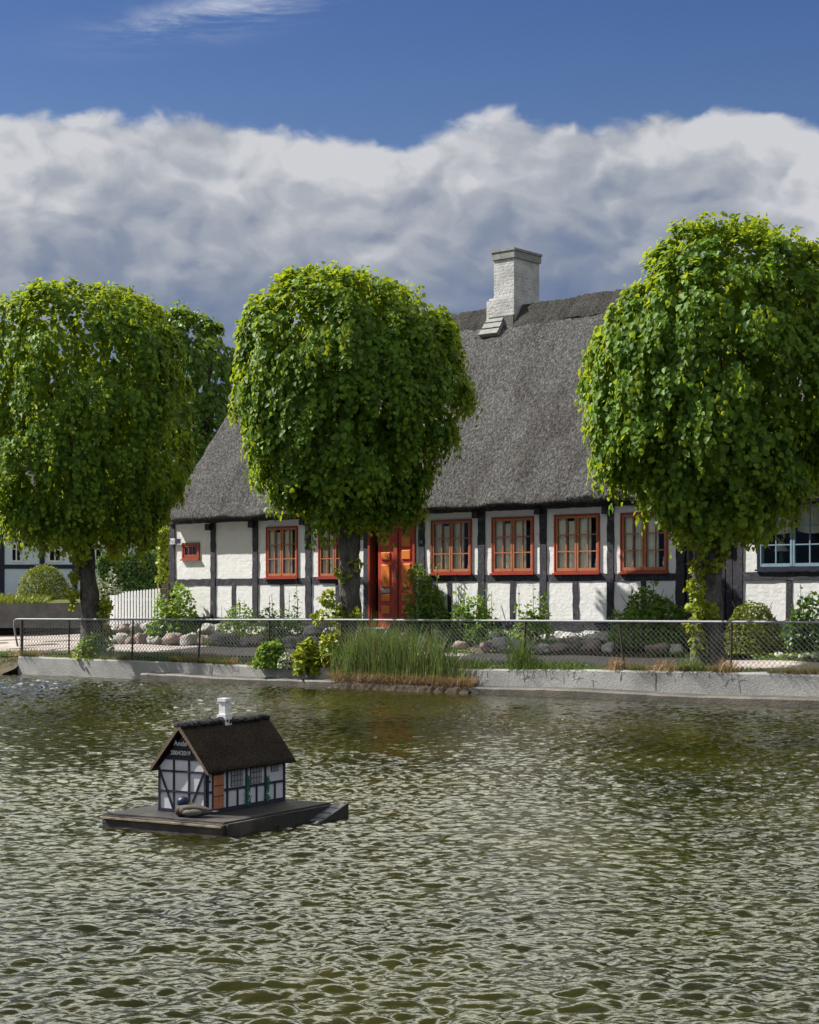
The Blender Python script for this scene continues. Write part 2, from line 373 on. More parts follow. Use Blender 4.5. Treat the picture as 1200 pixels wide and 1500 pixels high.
def npmesh(name, v, f, mat, parent=None, loc=None, smooth=False):
    """numpy mesh: v (n,3), f (m,k) one polygon size"""
    me = bpy.data.meshes.new(name); k = f.shape[1]
    if loc is not None: v = v - np.asarray(loc)
    me.vertices.add(len(v)); me.vertices.foreach_set('co', v.astype(np.float32).ravel())
    me.loops.add(f.size); me.loops.foreach_set('vertex_index', f.astype(np.int32).ravel())
    me.polygons.add(len(f)); me.polygons.foreach_set('loop_start', np.arange(0, f.size, k, dtype=np.int32))
    if smooth: me.polygons.foreach_set('use_smooth', np.ones(len(f), bool))
    me.materials.append(M[mat] if isinstance(mat, str) else mat); me.update(calc_edges=True)
    o = mesh_obj(name, me, parent)
    if not parent and loc is not None: o.location = tuple(loc)
    return o
def nrm(a): return a / np.maximum(np.linalg.norm(a, axis=-1, keepdims=True), 1e-9)
def sines(P, freq, seed, n=10):
    r = np.random.default_rng(seed); k = r.normal(0, 1, (n, 3)) * freq; ph = r.uniform(0, 6.28, n)
    return np.sin(P @ k.T + ph).sum(1) / math.sqrt(n / 2) * .5

# leaf cards: folded two-quad leaves
LIME = np.array([(0, 0, 0), (-.46, .22, .13), (-.36, .66, .10), (0, 1.05, -.08), (.36, .66, .10), (.46, .22, .13)])
def leaves(P, A, Nn, size, tmpl=LIME):
    A = nrm(A); Nn = nrm(Nn - A * (A * Nn).sum(1, keepdims=True)); B = np.cross(A, Nn)
    s = size[:, None, None]; t = tmpl[None]
    v = P[:, None] + s * (t[..., 0:1] * B[:, None] + t[..., 1:2] * A[:, None] + t[..., 2:3] * Nn[:, None])
    n = len(P); b = np.arange(n)[:, None] * 6
    f = np.concatenate([b + np.array([0, 1, 2, 3]), b + np.array([0, 3, 4, 5])], 0)
    return v.reshape(-1, 3), f

def crown_profile(prof, X0, Y):
    """prof: (row, left, right) in the photo at the trunk's distance -> z, centre, radius (true metres)"""
    a = np.array(prof, float); z = CAMZ + (HOR - a[:, 0]) * Y / F; l = (a[:, 1] - 600) * Y / F; r = (a[:, 2] - 600) * Y / F
    o = np.argsort(z); return z[o], ((l + r) / 2)[o], ((r - l) / 2)[o]
def crown(name, prof, Y, parent, loc, seed, n_drapes=230, leaf=.12, mat='lime_leaf', hang=1.0, depth=1.0, shrink=.10):
    """leaves on hanging twigs gathered into overlapping drapes, over a sparser inner shell"""
    rn = np.random.default_rng(seed); z, cx, rr = crown_profile(prof, 0, Y)
    z = z.copy(); zt, zb = z[-1] - .24, z[0] + .22; z = zb + (z - z[0]) * (zt - zb) / (z[-1] - z[0]); rel = (z - zb) / (zt - zb)
    rr = np.maximum(rr - shrink - .14 * np.clip((rel - .72) / .28, 0, 1) - .30 * np.clip((.40 - rel) / .40, 0, 1), .2)
    zs = np.linspace(zb, zt, 300); rs = np.interp(zs, z, rr); drs = np.gradient(rs, zs)
    wgt = rs * np.sqrt(1 + drs ** 2); wgt[-12:] += rs[-12:] * .8; wgt /= wgt.sum()
    P = []; Nn = []; A = []; S = []
    def surf(zq, phi, mul):
        r_ = np.interp(zq, z, rr); c_ = np.interp(zq, z, cx)
        return np.stack([c_ + r_ * mul * np.cos(phi), Y + r_ * mul * depth * np.sin(phi), zq], -1)
    def normal(zq, phi):
        return nrm(np.stack([np.cos(phi), np.sin(phi), np.clip(-np.interp(zq, zs, drs), -.5, 3)], -1))
    def strands(st, ns, phi, L, lsz, nrand, step=.050):
        cnt = len(st); top = np.clip((ns[:, 2] - .45) / .5, 0, 1); L = L * (1 - .7 * top)
        nl = np.maximum(3, (L / step).astype(int) + 2); out = nrm(np.stack([np.cos(phi), np.sin(phi), 0 * phi], -1))
        sway = rn.normal(0, .07, (cnt, 2)); lift = rn.uniform(.0, .08, cnt) + .12 * top * rn.uniform(0, 1.6, cnt)
        for k in range(nl.max()):
            m_ = nl > k; t_ = (k / np.maximum(nl - 1, 1))[m_]; L_ = L[m_]; o_ = out[m_]; tp = top[m_][:, None]
            pos = st[m_] + o_ * (.08 * np.sin(np.minimum(t_ * 2.2, 1.57)))[:, None]
            pos = pos + np.stack([sway[m_, 0] * t_, sway[m_, 1] * t_, lift[m_] * np.sin(np.minimum(t_ * 3.1, 3.1)) - L_ * t_ ** 1.25], -1) + rn.normal(0, .024, (m_.sum(), 3))
            c = len(pos); P.append(pos)
            Nn.append(ns[m_] * 1.0 + np.array([0, 0, .25]) + rn.normal(0, nrand, (c, 3)))
            A.append(np.array([0, 0, -1.0]) * (1 - .8 * tp) + o_ * (.2 + .8 * tp) + rn.normal(0, .36, (c, 3)))
            S.append(leaf * lsz * rn.uniform(.42, 1.25, c) * (1 - .25 * t_))
    # drapes
    nd = n_drapes; zd = rn.choice(zs, nd, p=wgt); pd = rn.uniform(0, 2 * math.pi, nd)
    q = surf(zd, pd, 1.0); big = .13 * sines(q, 1.15, seed + 3) / 1.0
    dm = .97 + big * .55 + rn.uniform(-.09, .085, nd)
    wid = rn.uniform(.15, .30, nd); dl = rn.uniform(.35, .85, nd) * hang; per = (wid * 85).astype(int)
    idx = np.repeat(np.arange(nd), per); n = len(idx)
    g = rn.normal(0, .62, (n, 2)); rad = np.hypot(g[:, 0], g[:, 1]); 
    ns0 = normal(zd, pd)[idx]; ph = pd[idx]; tang = np.stack([-np.sin(ph), np.cos(ph), 0 * ph], -1); upv = np.cross(ns0, tang)
    c0 = surf(zd, pd, dm)[idx]
    st = c0 + tang * (g[:, :1] * wid[idx][:, None]) + upv * (g[:, 1:] * wid[idx][:, None] * .9) + ns0 * ((.12 - .16 * np.minimum(rad, 1.6) ** 2 * .6) * (wid[idx] / .22))[:, None]
    nsd = nrm(ns0 + tang * (g[:, :1] * .7) + np.array([0, 0, .15]))
    strands(st, nsd, ph + g[:, 0] * .25, dl[idx] * rn.uniform(.4, 1.0, n) * np.clip(1.15 - rad * .35, .3, 1.1), 1.0, .30)
    # inner shells
    for lo, hi, cnt, lsz in ((.80, .90, int(nd * 5.0), 1.0), (.55, .78, int(nd * 4.5), 1.25)):
        zq = rn.choice(zs, cnt, p=wgt); phi = rn.uniform(0, 2 * math.pi, cnt); ns = normal(zq, phi)
        strands(surf(zq, phi, rn.uniform(lo, hi, cnt) + .08 * sines(surf(zq, phi, 1.0), 1.15, seed + 3)), ns, phi, rn.uniform(.2, .5, cnt) * hang, lsz, .5, .06)
    # short shoots standing up from the top
    cnt = int(nd * .75); zq = rn.uniform(zt - .6, zt - .02, cnt); phi = rn.uniform(0, 6.28, cnt)
    st = surf(zq, phi, rn.uniform(.85, 1.0, cnt)); dirn = nrm(np.stack([np.cos(phi) * .7, np.sin(phi) * .7, np.ones(cnt)], -1) + rn.normal(0, .25, (cnt, 3))); ln = rn.uniform(.3, 1.1, cnt)[:, None]
    for k in range(7):
        pos = st + dirn * (k * .045) * ln + rn.normal(0, .02, (cnt, 3))
        P.append(pos); Nn.append(np.array([0, 0, 1.]) + rn.normal(0, .6, (cnt, 3))); A.append(rn.normal(0, 1, (cnt, 3)) + dirn * .5); S.append(leaf * rn.uniform(.45, .8, cnt))
    v, f = leaves(np.concatenate(P), np.concatenate(A), np.concatenate(Nn), np.concatenate(S))
    return npmesh(name, v, f, mat, parent, loc)
def sprays(name, centre_pts, n, size, mat, parent, loc, seed, spread=.1, down=.3, up=.5):
    """loose leaves scattered about a list of (point, radius) blobs, world coordinates"""
    rn = np.random.default_rng(seed); P = []
    rads = np.array([r for _, r in centre_pts]); pr = rads ** 2 / (rads ** 2).sum()
    idx = rn.choice(len(centre_pts), n, p=pr); C = np.array([c for c, _ in centre_pts])[idx]; r_ = rads[idx]
    d = nrm(rn.normal(0, 1, (n, 3))); rad = rn.uniform(.35, 1.0, n) ** .6
    P = C + d * (r_ * rad)[:, None]
    Nn = d * .8 + np.array([0, 0, up]) + rn.normal(0, .5, (n, 3)); A = d * .5 + np.array([0, 0, -down]) + rn.normal(0, .6, (n, 3))
    v, f = leaves(P, A, Nn, size * rn.uniform(.55, 1.25, n))
    return npmesh(name, v, f, mat, parent, loc)

def bush_mesh(name, c, r, n, size, mat, seed, parent=None, loc=None, lump=.16, up=.5, gap=-.6, inner=.35):
    """dome of leaves: centre c (world, at the ground), radii r (x, y, height)"""
    rn = np.random.default_rng(seed); d = nrm(rn.normal(0, 1, (n, 3))); d[:, 2] = np.abs(d[:, 2]) * 1.0 - .12
    shell = np.where(rn.random(n) < inner, rn.uniform(.3, .85, n), rn.uniform(.85, 1.0, n))
    q = d * np.array(r); m_ = 1 + lump * sines(q, 4.5, seed + 1) + lump * .5 * sines(q, 10, seed + 2)
    keep = sines(q * 1.0, 6, seed + 4) > gap
    P = np.array(c) + q * (shell * m_)[:, None]; P[:, 2] = np.maximum(P[:, 2], c[2] + .01)
    P = P[keep]; d = d[keep]; n = len(P)
    Nn = d * .9 + np.array([0, 0, up]) + rn.normal(0, .45, (n, 3)); A = d * .4 + np.array([0, 0, -.25]) + rn.normal(0, .65, (n, 3))
    v, f = leaves(P, A, Nn, size * rn.uniform(.55, 1.2, n))
    return npmesh(name, v, f, mat, parent, loc if loc is not None else c)

def blades(P, H, lean, width, rn, bend=.6, ang=None):
    """grass blades, 3 segments, arrays; returns v,f"""
    n = len(P); a = rn.uniform(0, 6.28, n) if ang is None else ang; dirn = np.stack([np.cos(a), np.sin(a), 0 * a], -1); sd_ = np.stack([-np.sin(a + rn.normal(0, .8, n)), np.cos(a), 0 * a], -1)
    rows = []
    for t_, wf in ((0, 1), (.4, .9), (.75, .6), (1, .08)):
        c = P + dirn * (lean * H * (t_ ** 1.8))[:, None] + np.stack([0 * H, 0 * H, H * t_ * (1 - bend * lean * t_ * .5)], -1)
        rows.append(c - sd_ * (width * wf / 2)[:, None]); rows.append(c + sd_ * (width * wf / 2)[:, None])
    v = np.stack(rows, 1).reshape(-1, 3); b = np.arange(n)[:, None] * 8
    f = np.concatenate([b + np.array([2 * i, 2 * i + 1, 2 * i + 3, 2 * i + 2]) for i in range(3)], 0)
    return v, f
def to_world(t, d, z):
    t = np.asarray(t, float); d = np.asarray(d, float)
    return np.stack([P0[0] + t * U[0] + d * V[0], P0[1] + t * U[1] + d * V[1], np.broadcast_to(z, t.shape)], -1)

# ------------------------------------------------------------------ ground
def ground_z(t, d):
    front = np.interp(d, [-6, -3.0, -2.6, -1.75, -1.5, -.2, .2, 8], [.42, .47, .50, .60, .60, .86, .88, .95])
    left = np.interp(d, [-6, -4, 2, 7, 12, 40], [.40, .42, .62, .90, 1.03, 1.35])
    f = np.clip((t + 15.5) / 2.0, 0, 1)
    return left * (1 - f) + front * f
def dinner(t): return dw(t) + .28
def gsheet(name, ts, ds_fn, mat, dz=0, nz=None):
    vs = []; fs = []; nd = None
    for t in ts:
        ds = ds_fn(t); nd = len(ds)
        for d in ds:
            z = float(ground_z(t, d)) + dz + (.012 * math.sin(t * 3.1 + d * 2.3) if d < 4 else 0)
            if d < dinner(t) + .02: z = zw(t) - .01 + dz
            vs.append((t, d, z))
    for i in range(len(ts) - 1):
        for j in range(nd - 1):
            a = i * nd + j; fs.append((a, a + nd, a + nd + 1, a + 1))
    mb = MB().add(vs, fs); o = build(name, mb, mat); tagit(o, kind='structure'); return o
tsg = [-220, -120, -60, -40] + list(np.arange(-30, 12.01, .5)) + [16, 24, 40, 80, 220]
gsheet('ground', tsg, lambda t: [dinner(t) + x for x in (0, .3, .7, 1.1)] + [-2.6, -2.2, -1.8, -1.6, -1.3, -.9, -.5, -.1, .2, 1, 2, 4, 7, 10, 13, 20, 40, 90, 200], 'soil')
gsheet('pavement', list(np.arange(-14.4, 12.01, .4)), lambda t: [-3.02 + .05 * math.sin(t), -2.7, -2.3, -1.95, -1.72], 'road', .006)
gsheet('road', [-60, -40] + list(np.arange(-30, -14.2, .4)) + [-14.4], lambda t: [dinner(t) + .5, -3.2, -2, -.5, 1, 3, 5, 7, 10, 12.5], 'road', .006)

# pond water: displaced surface, finer near the front
def water():
    ks = np.linspace(-.34, .34, 620); ys = np.exp(np.linspace(math.log(4.5), math.log(46), 1150))
    X = (ks[None] * ys[:, None]); Y = np.broadcast_to(ys[:, None], X.shape).copy(); Z_ = np.zeros_like(X)
    rn = np.random.default_rng(4); dx = np.zeros_like(X); dy = np.zeros_like(X)
    patch = 1 + .35 * np.sin(X * .9 + 1.3 * np.sin(Y * .23)) * np.sin(Y * .37 + .6 * X)
    for i in range(110):
        lam = math.exp(rn.uniform(math.log(.062), math.log(.29))); k = 2 * math.pi / lam
        a = rn.normal(.10, .62) + math.pi / 2; kx, ky = k * math.cos(a), k * math.sin(a)
        sl = .0345 * (1 if lam < .2 else .8); A = sl / k; ph = rn.uniform(0, 6.28)
        th = kx * X + ky * Y + ph; s_, c_ = np.sin(th), np.cos(th)
        Z_ += A * s_; dx += -1.0 * A * math.cos(a) * c_; dy += -1.0 * A * math.sin(a) * c_
    Z_ *= patch
    v = np.stack([X + dx, Y + dy, Z_], -1).reshape(-1, 3); nr, nc = X.shape
    i = np.arange(nr - 1)[:, None] * nc + np.arange(nc - 1)[None]; i = i.ravel()
    f = np.stack([i, i + 1, i + nc + 1, i + nc], -1)
    return tagit(npmesh('water', v, f, 'water', smooth=True), kind='structure')
water()
mb = MB()
for x0, x1, y0, y1 in ((-80, 80, -30, 4.6),):
    mb.add([(x0, y0, -.012), (x1, y0, -.012), (x1, y1, -.012), (x0, y1, -.012)], [(0, 1, 2, 3)])
mb.add([(-80, 4.6, -.012), (-1.45, 4.6, -.012), (-15.4, 46, -.012), (-80, 46, -.012)], [(0, 1, 2, 3)])
mb.add([(1.45, 4.6, -.012), (80, 4.6, -.012), (80, 46, -.012), (15.4, 46, -.012)], [(0, 1, 2, 3)])
tagit(build('water', mb, 'water', frame='world'), kind='structure')

# ------------------------------------------------------------------ pond wall with its ledge
def strip_wall():
    ts = np.arange(TW(26), 14, .25); mb = MB(); prof_n = 6; vs = []
    for t in ts:
        d0 = dw(t) + .012 * math.sin(t * 1.7) + random.uniform(-.004, .004); z1 = zw(t) + random.uniform(-.006, .006)
        for d, z in ((d0 - .02, -.5), (d0, 0.), (d0 + .01, z1 - .03), (d0 + .035, z1), (d0 + .30, z1), (d0 + .30, -.5)): vs.append((t, d, z))
    n = len(ts); fs = [(i * 6 + k, (i + 1) * 6 + k, (i + 1) * 6 + k + 1, i * 6 + k + 1) for i in range(n - 1) for k in range(5)]
    fs += [(0, 1, 2, 3, 4, 5), tuple((n - 1) * 6 + k for k in range(5, -1, -1))]
    mb.add(vs, fs)
    root = thing('pond_wall', (0, dw(0), 0), 'long pale grey concrete retaining wall along the far edge of the pond', 'wall')
    build('wall_face', mb, 'concrete', root, (0, dw(0), 0))
    ts = np.arange(TW(222), 14, .25); vs = []
    for t in ts:
        d0 = dw(t) - .30 + .02 * math.sin(t * 2.1); z1 = .13 + .012 * math.sin(t * 1.3) + random.uniform(-.006, .006)
        for d, z in ((d0, -.5), (d0, z1 - .03), (d0 + .03, z1), (dw(t) + .1, z1 + .02)): vs.append((t, d, z))
    n = len(ts); fs = [(i * 4 + k, (i + 1) * 4 + k, (i + 1) * 4 + k + 1, i * 4 + k + 1) for i in range(n - 1) for k in range(3)]
    fs += [(0, 1, 2, 3)]
    for k in (1.3, 5.7):
        tj = TW(110 + k * 148, 0) + .1; d0 = dw(tj) - .006
        build('joint', MB().wobble((tj, d0, -.02), (tj + random.uniform(-.02, .02), d0, zw(tj) - .03), .007, .014, .004, .05), 'dark_conc', root, (0, dw(0), 0))
    build('ledge', MB().add(vs, fs), 'wet', root, (0, dw(0), 0))
strip_wall()
# muddy bank left of the wall's end
vs = []; fs = []; ts = list(np.arange(-30, TW(34) + .01, .3))
for t in ts:
    for k, (o, z) in enumerate(((-.75, -.15), (-.45, .03), (-.1, .14), (.35, .40), (.85, .44))):
        vs.append((t, dw(max(t, -14)) + o + .08 * math.sin(t * 2.3 + k), z + random.uniform(-.015, .015)))
for i in range(len(ts) - 1):
    for k in range(4): a = i * 5 + k; fs.append((a, a + 5, a + 6, a + 1))
tagit(build('bank', MB().add(vs, fs), 'soil'), kind='structure')

# ------------------------------------------------------------------ fence on the wall
def fence():
    off = .13; root = thing('wire_fence', (0, dw(0), .45), 'low chain link fence with a grey tube top rail on the pond wall', 'fence'); b = (0, dw(0), .45)
    def rail_z(t):
        ximg = np.interp(t, [tl, tr], [20, 1200]); y = np.interp(ximg, [20, 450, 600, 1200], [907, 908, 908, 911.5])
        return Zt(y, t, dw(t) + off)
    tl, tr = TW(22, off), TW(1200, off)
    ts = list(np.linspace(tl + .12, tr, 40)) + [tr + 1.5 * k for k in range(1, 6)]
    pts = [(t, dw(t) + off, rail_z(t)) for t in ts]
    z0 = pts[0][2]
    hook = [(tl + .10, dw(tl) + off, z0 - .60), (tl + .02, dw(tl) + off, z0 - .36), (tl - .03, dw(tl) + off, z0 - .16), (tl - .02, dw(tl) + off, z0 - .05), (tl + .04, dw(tl) + off, z0 - .005)]
    mb = MB().tube(hook + pts, .021, 8); build('rail', mb, 'steel', root, b, smooth=True)
    for x in (32, 101, 194, 292, 394, 500, 632, 768, 911, 1071):
        t = TW(x, off); zz = rail_z(t); lean = random.uniform(-.03, .06)
        mb = MB().tube([(t - lean, dw(t) + off + .01, zz - .01), (t + lean, dw(t) + off, zw(t) - .05)], .019 if x > 40 else .03, 6); build('post', mb, 'iron', root, b)
    for k in (2., 4., 6.):
        t = tr + k; build('post', MB().tube([(t, dw(t) + off + .01, rail_z(t)), (t, dw(t) + off, zw(t) - .05)], .019, 6), 'iron', root, b)
    # chain link: two families of zigzag wires
    vs = []; fs = []; pw = .092; hh = .088; r = .0040
    t = tl + .12; tend = tr + 7
    while t < tend:
        zb = zw(t) + .02; nrow = int((rail_z(t) - .02 - zb) / (hh / 2))
        for fam in (1, -1):
            for k in range(nrow):
                za, zc = zb + k * hh / 2, zb + (k + 1) * hh / 2
                par = k % 2 if fam == 1 else (k + 1) % 2
                tq = t if fam == 1 else t + pw / 2; ta, tb_ = (tq, tq + pw / 2) if par == 0 else (tq + pw / 2, tq)
                sag = .015 * math.sin(t * 2.0 + k * .1)
                d_ = dw(t) + off + .028 + .004 * fam + sag
                o = len(vs); dz = r; dt_ = r
                for (tt, zz, dd_) in ((ta, za, d_ - .003 * fam), (tb_, zc, d_ + .003 * fam)):
                    vs += [(tt - dt_, dd_ + r, zz), (tt + dt_, dd_ + r, zz), (tt, dd_ - r * 1.6, zz)]
                fs += [(o, o + 1, o + 4, o + 3), (o + 1, o + 2, o + 5, o + 4), (o + 2, o, o + 3, o + 5)]
        t += pw
    build('chain_link_mesh', MB().add(vs, fs), 'wire', root, b)
fence()

# ------------------------------------------------------------------ the half-timbered house
def openings_wall(mb, t0, t1, z0, z1, ops, dfront=0., thick=.22):
    """solid wall made of upright strips round rectangular openings (a, b, lo, hi)"""
    cuts = sorted({t0, t1, *[o[0] for o in ops], *[o[1] for o in ops]})
    for a, b in zip(cuts[:-1], cuts[1:]):
        if b - a < 1e-4: continue
        mid = (a + b) / 2; lo = z0
        for o in sorted((o for o in ops if o[0] < mid < o[1]), key=lambda o: o[2]):
            if o[2] > lo: mb.box(a, b, dfront, dfront + thick, lo, o[2])
            lo = o[3]
        if lo < z1: mb.box(a, b, dfront, dfront + thick, lo, z1)

def curtain_strip(t0, t1, z0, z1, d, folds=5, amp=.018, sag=0.):
    mb = MB(); n = folds * 6; vs = []
    for j, z in enumerate(np.linspace(z0, z1, 6)):
        for i in range(n + 1):
            u_ = i / n; zz = z + (sag * 4 * u_ * (1 - u_) * -1 if j == 0 else 0)
            vs.append((t0 + (t1 - t0) * u_, d + amp * math.sin(u_ * folds * 2 * math.pi) * (1.2 - .08 * j), zz))
    fs = [(j * (n + 1) + i, j * (n + 1) + i + 1, (j + 1) * (n + 1) + i + 1, (j + 1) * (n + 1) + i) for j in range(5) for i in range(n)]
    return mb.add(vs, fs)

def casement_window(root, b, t0, t1, z0, z1, frame_m='red', sash_m='orange', curtain='right', rows=3, cols=2, label=None, fw=.032, dfront=-.035, sashes=2):
    fr = MB()
    for a in ((t0, t0 + fw, z0, z1), (t1 - fw, t1, z0, z1), (t0 + fw, t1 - fw, z1 - fw, z1), (t0 + fw, t1 - fw, z0, z0 + fw)):
        fr.box(a[0], a[1], dfront, .10, a[2], a[3])
    win = build('window', fr, frame_m, root, b)
    if label: win['label'] = label
    wb = b; H = lambda nm, mb, mt, **k: build(nm, mb, mt, win, (0, 0, 0), **k)
    def sub(nm, mb, mt, **k): mb.shift(b); return H(nm, mb, mt, **k)
    sub('sill', MB().box(t0 - .02, t1 + .02, dfront - .035, dfront + .03, z0 - .035, z0 - .002), frame_m)
    iw = t1 - t0 - 2 * fw; sw = iw / sashes
    for s in range(sashes):
        a = t0 + fw + s * sw + .004; c = a + sw - .008; zl, zh = z0 + fw + .004, z1 - fw - .004; st = .045; mb = MB(); f0 = dfront + .010; f1 = dfront + .055
        mb.bevbox(a, a + st, f0, f1, zl, zh, .006); mb.bevbox(c - st, c, f0, f1, zl, zh, .006)
        mb.box(a + st, c - st, f0 + .002, f1 - .002, zh - st, zh); mb.box(a + st, c - st, f0 + .002, f1 - .002, zl, zl + st * 1.3)
        gi0, gi1, gz0, gz1 = a + st, c - st, zl + st * 1.3, zh - st
        for i in range(1, cols):
            x = gi0 + (gi1 - gi0) * i / cols; mb.box(x - .011, x + .011, f0 + .008, f1 - .008, gz0, gz1)
        for j in range(1, rows):
            z = gz0 + (gz1 - gz0) * j / rows; mb.box(gi0, gi1, f0 + .005, f1 - .011, z - .011, z + .011)
        sub('sash', mb, sash_m)
        sub('pane', MB().box(gi0 - .004, gi1 + .004, f1 - .022, f1 - .019, gz0 - .004, gz1 + .004), 'glass')
        if curtain in ('side',):
            wdt = gi1 - gi0
            sub('curtain', curtain_strip(gi0 - .02, gi0 + wdt * (.60 if s else .47), gz0 - .02, gz1 + .02, .055, 4, .016), 'curtain')
            if s == 0: sub('curtain', curtain_strip(gi0 + wdt * .50, gi0 + wdt * .98, gz0 + .0, gz1 - .05, .075, 3, .018), 'curtain')
        if curtain == 'top':
            sub('curtain', curtain_strip(gi0 - .02, gi1 + .02, gz0 + (gz1 - gz0) * .58, gz1 + .02, .12, 3, .006, .05), 'curtain')
    return win

def half_house():
    d = 0; tL = T(249.5); tR = T(1003); zB = .72; zT = 3.75
    base = (tL, 0, zB)
    root = thing('thatched_cottage', base, 'white half timbered cottage with black posts, red windows and thatched roof', 'house')
    Bd = lambda nm, mb, mt, **k: build(nm, mb, mt, root, base, **k)
    wins = [(266.5, 291.5, 795, 819), (389.5, 435.5, 771, 846), (466, 514, 769.5, 846), (631, 690, 761, 840), (720, 781.5, 757, 839.5), (811.5, 878, 752.8, 839), (908.5, 978, 750, 838)]
    W = []
    for x0, x1, y0, y1 in wins:
        t0, t1 = T(x0, -.03), T(x1, -.03); W.append((t0, t1, Zt(y1, (t0 + t1) / 2, -.03), Zt(y0, (t0 + t1) / 2, -.03)))
    D0, D1 = T(541), T(609.5); DZ0, DZ1 = 1.02, Zt(774, D0)
    ops = [(a + .012, b - .012, c + .012, e - .012) for a, b, c, e in W] + [(D0 + .01, D1 - .01, DZ0, Zt(758, D0) + .0)]
    sill_top = 1.235
    mb = MB(); openings_wall(mb, tL + .02, tR - .02, zB + .2, zT, ops)
    # side and rear walls, so the rooms are dark and the house is whole
    dep = 6.7
    mb.box(tL + .02, tL + .22, .221, dep, zB, zT); mb.box(tL + .02, tR, dep - .2, dep - .001, zB, zT - .002)
    mb.box(tR - .22, tR - .021, .221, dep - .201, zB, zT)
    mb.box(tL + .221, tR - .221, .23, dep - .21, zT - .1, zT - .02)
    Bd('wall', mb, 'lime')
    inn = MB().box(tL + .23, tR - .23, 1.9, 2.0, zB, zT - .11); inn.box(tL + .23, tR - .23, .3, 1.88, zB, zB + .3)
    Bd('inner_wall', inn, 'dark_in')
    # gable triangle
    g = MB().add([(tL + .06, .0, zT - .35), (tL + .06, dep, zT - .35), (tL + .06, dep / 2, 7.75), (tL + .20, .0, zT - .35), (tL + .20, dep, zT - .35), (tL + .20, dep / 2, 7.75)],
                 [(0, 2, 1), (3, 4, 5), (0, 3, 5, 2), (1, 2, 5, 4), (0, 1, 4, 3)]); Bd('gable_boards', g, 'tar')
    # stone plinth
    vs = []; fs = []; ts = np.arange(tL + .0, tR + .01, .16)
    for t in ts:
        for j, z in enumerate(np.linspace(.45, 1.04, 6)):
            vs.append((t, -.05 - .10 * (1 - j / 5) + random.uniform(-.03, .02), z))
    fs = [(i * 6 + k, (i + 1) * 6 + k, (i + 1) * 6 + k + 1, i * 6 + k + 1) for i in range(len(ts) - 1) for k in range(5)]
    vs2 = len(vs); vs += [(tL, -.03, 1.045), (tR, -.03, 1.045), (tR, .3, 1.045), (tL, .3, 1.045)]; fs += [(vs2, vs2 + 1, vs2 + 2, vs2 + 3)]
    Bd('stone_plinth', MB().add(vs, fs), 'lime_old')
    # timbers
    posts = [(248, 256), (308.5, 315), (370, 377.5), (447.5, 456), (532.5, 540), (613.5, 622), (700, 710), (791, 801), (889, 899), (990, 1002.5)]
    P = []
    for i, (a, b_) in enumerate(posts):
        t0, t1 = T(a, -.02), T(b_, -.02); P.append((t0, t1)); m_ = (t0 + t1) / 2
        o = Bd('timber_post', MB().wobble((m_, .03, sill_top - .01), (m_ + random.uniform(-.012, .012), .03, zT), t1 - t0, .115, .010), 'tar')
    zr0 = lambda t: float(np.interp(t, [T(300), T(700), T(950)], [Z(857, 300), Z(851.5, 700), Z(851, 950)])); zr1 = lambda t: zr0(t) + .135
    for i in range(len(P) - 1):
        a, b_ = P[i][1], P[i + 1][0]
        if i == 4: continue
        za = zr0((a + b_) / 2) + .067
        Bd('timber_rail', MB().wobble((a - .01, .035, za + random.uniform(-.01, .01)), (b_ + .01, .035, za + random.uniform(-.01, .01)), .145, .10, .009), 'tar')
    for a, b_ in ((340, 345.5), (410.5, 416), (492, 497.5), (656, 662), (747, 754.5), (840, 848), (940, 948)):
        t0, t1 = T(a), T(b_); m_ = (t0 + t1) / 2
        Bd('timber_stud', MB().wobble((m_, .035, sill_top - .01), (m_ + random.uniform(-.02, .02), .035, zr0(m_) + .0), t1 - t0, .098, .009), 'tar')
    Bd('sill_beam', MB().wobble((tL - .02, .02, sill_top - .105), (D0 - .02, .02, sill_top - .105), .19, .16, .010), 'tar')
    Bd('sill_beam', MB().wobble((D1 + .02, .02, sill_top - .105), (tR + .01, .02, sill_top - .105), .19, .16, .010), 'tar')
    for x, y in ((304, 772), (367, 768), (442, 764), (613, 760.5), (696, 753.5), (787, 748), (886.5, 747)):
        t = T(x, -.1); z = Zt(y, t, -.1); Bd('beam_end', MB().bevbox(t - .075, t + .075, -.13, .05, z - .075, z + .075, .012), 'tar')
    Bd('eaves_board', MB().wobble((tL, -.02, 3.53), (tR, -.02, 3.53), .14, .11, .008), 'tar')
    # windows
    nm = ['tiny three paned window near the corner', 'red framed window left of the tree trunk', 'red framed window half behind the trunk',
          'red framed window right of the door', None, None, None]
    for i, (a, b_, c, e) in enumerate(W):
        if i == 0: casement_window(root, base, a, b_, c, e, 'brick_red', 'brick_red', None, 1, 3, nm[0], .045, -.035, 1)
        else: 
            win = casement_window(root, base, a, b_, c, e, 'red', 'orange', 'side', label=nm[i])
            if i >= 3:   # small ornaments on the inner sill
                for k in range(3):
                    tt = a + (b_ - a) * random.choice((.3, .42, .58, .66, .86)); hh = random.uniform(.08, .2)
                    mbo = MB(); mbo.tube([(tt, .085, c + .09), (tt, .085, c + .09 + hh * .5), (tt, .085, c + .09 + hh * .62), (tt, .085, c + .09 + hh)], [.022, .03, .012, .016], 8); mbo.shift(base)
                    build('ornament', mbo, 'cer', win, (0, 0, 0), smooth=True)
    # doorway
    zl = Zt(776, D0); jw = .055
    fr = MB().box(D0, D0 + jw, -.05, .16, DZ0, zl).box(D1 - jw, D1, -.05, .16, DZ0, zl)
    fr.box(D0 - .01, D1 + .01, -.06, .16, zl, zl + .07)
    door = Bd('door', fr, 'red')
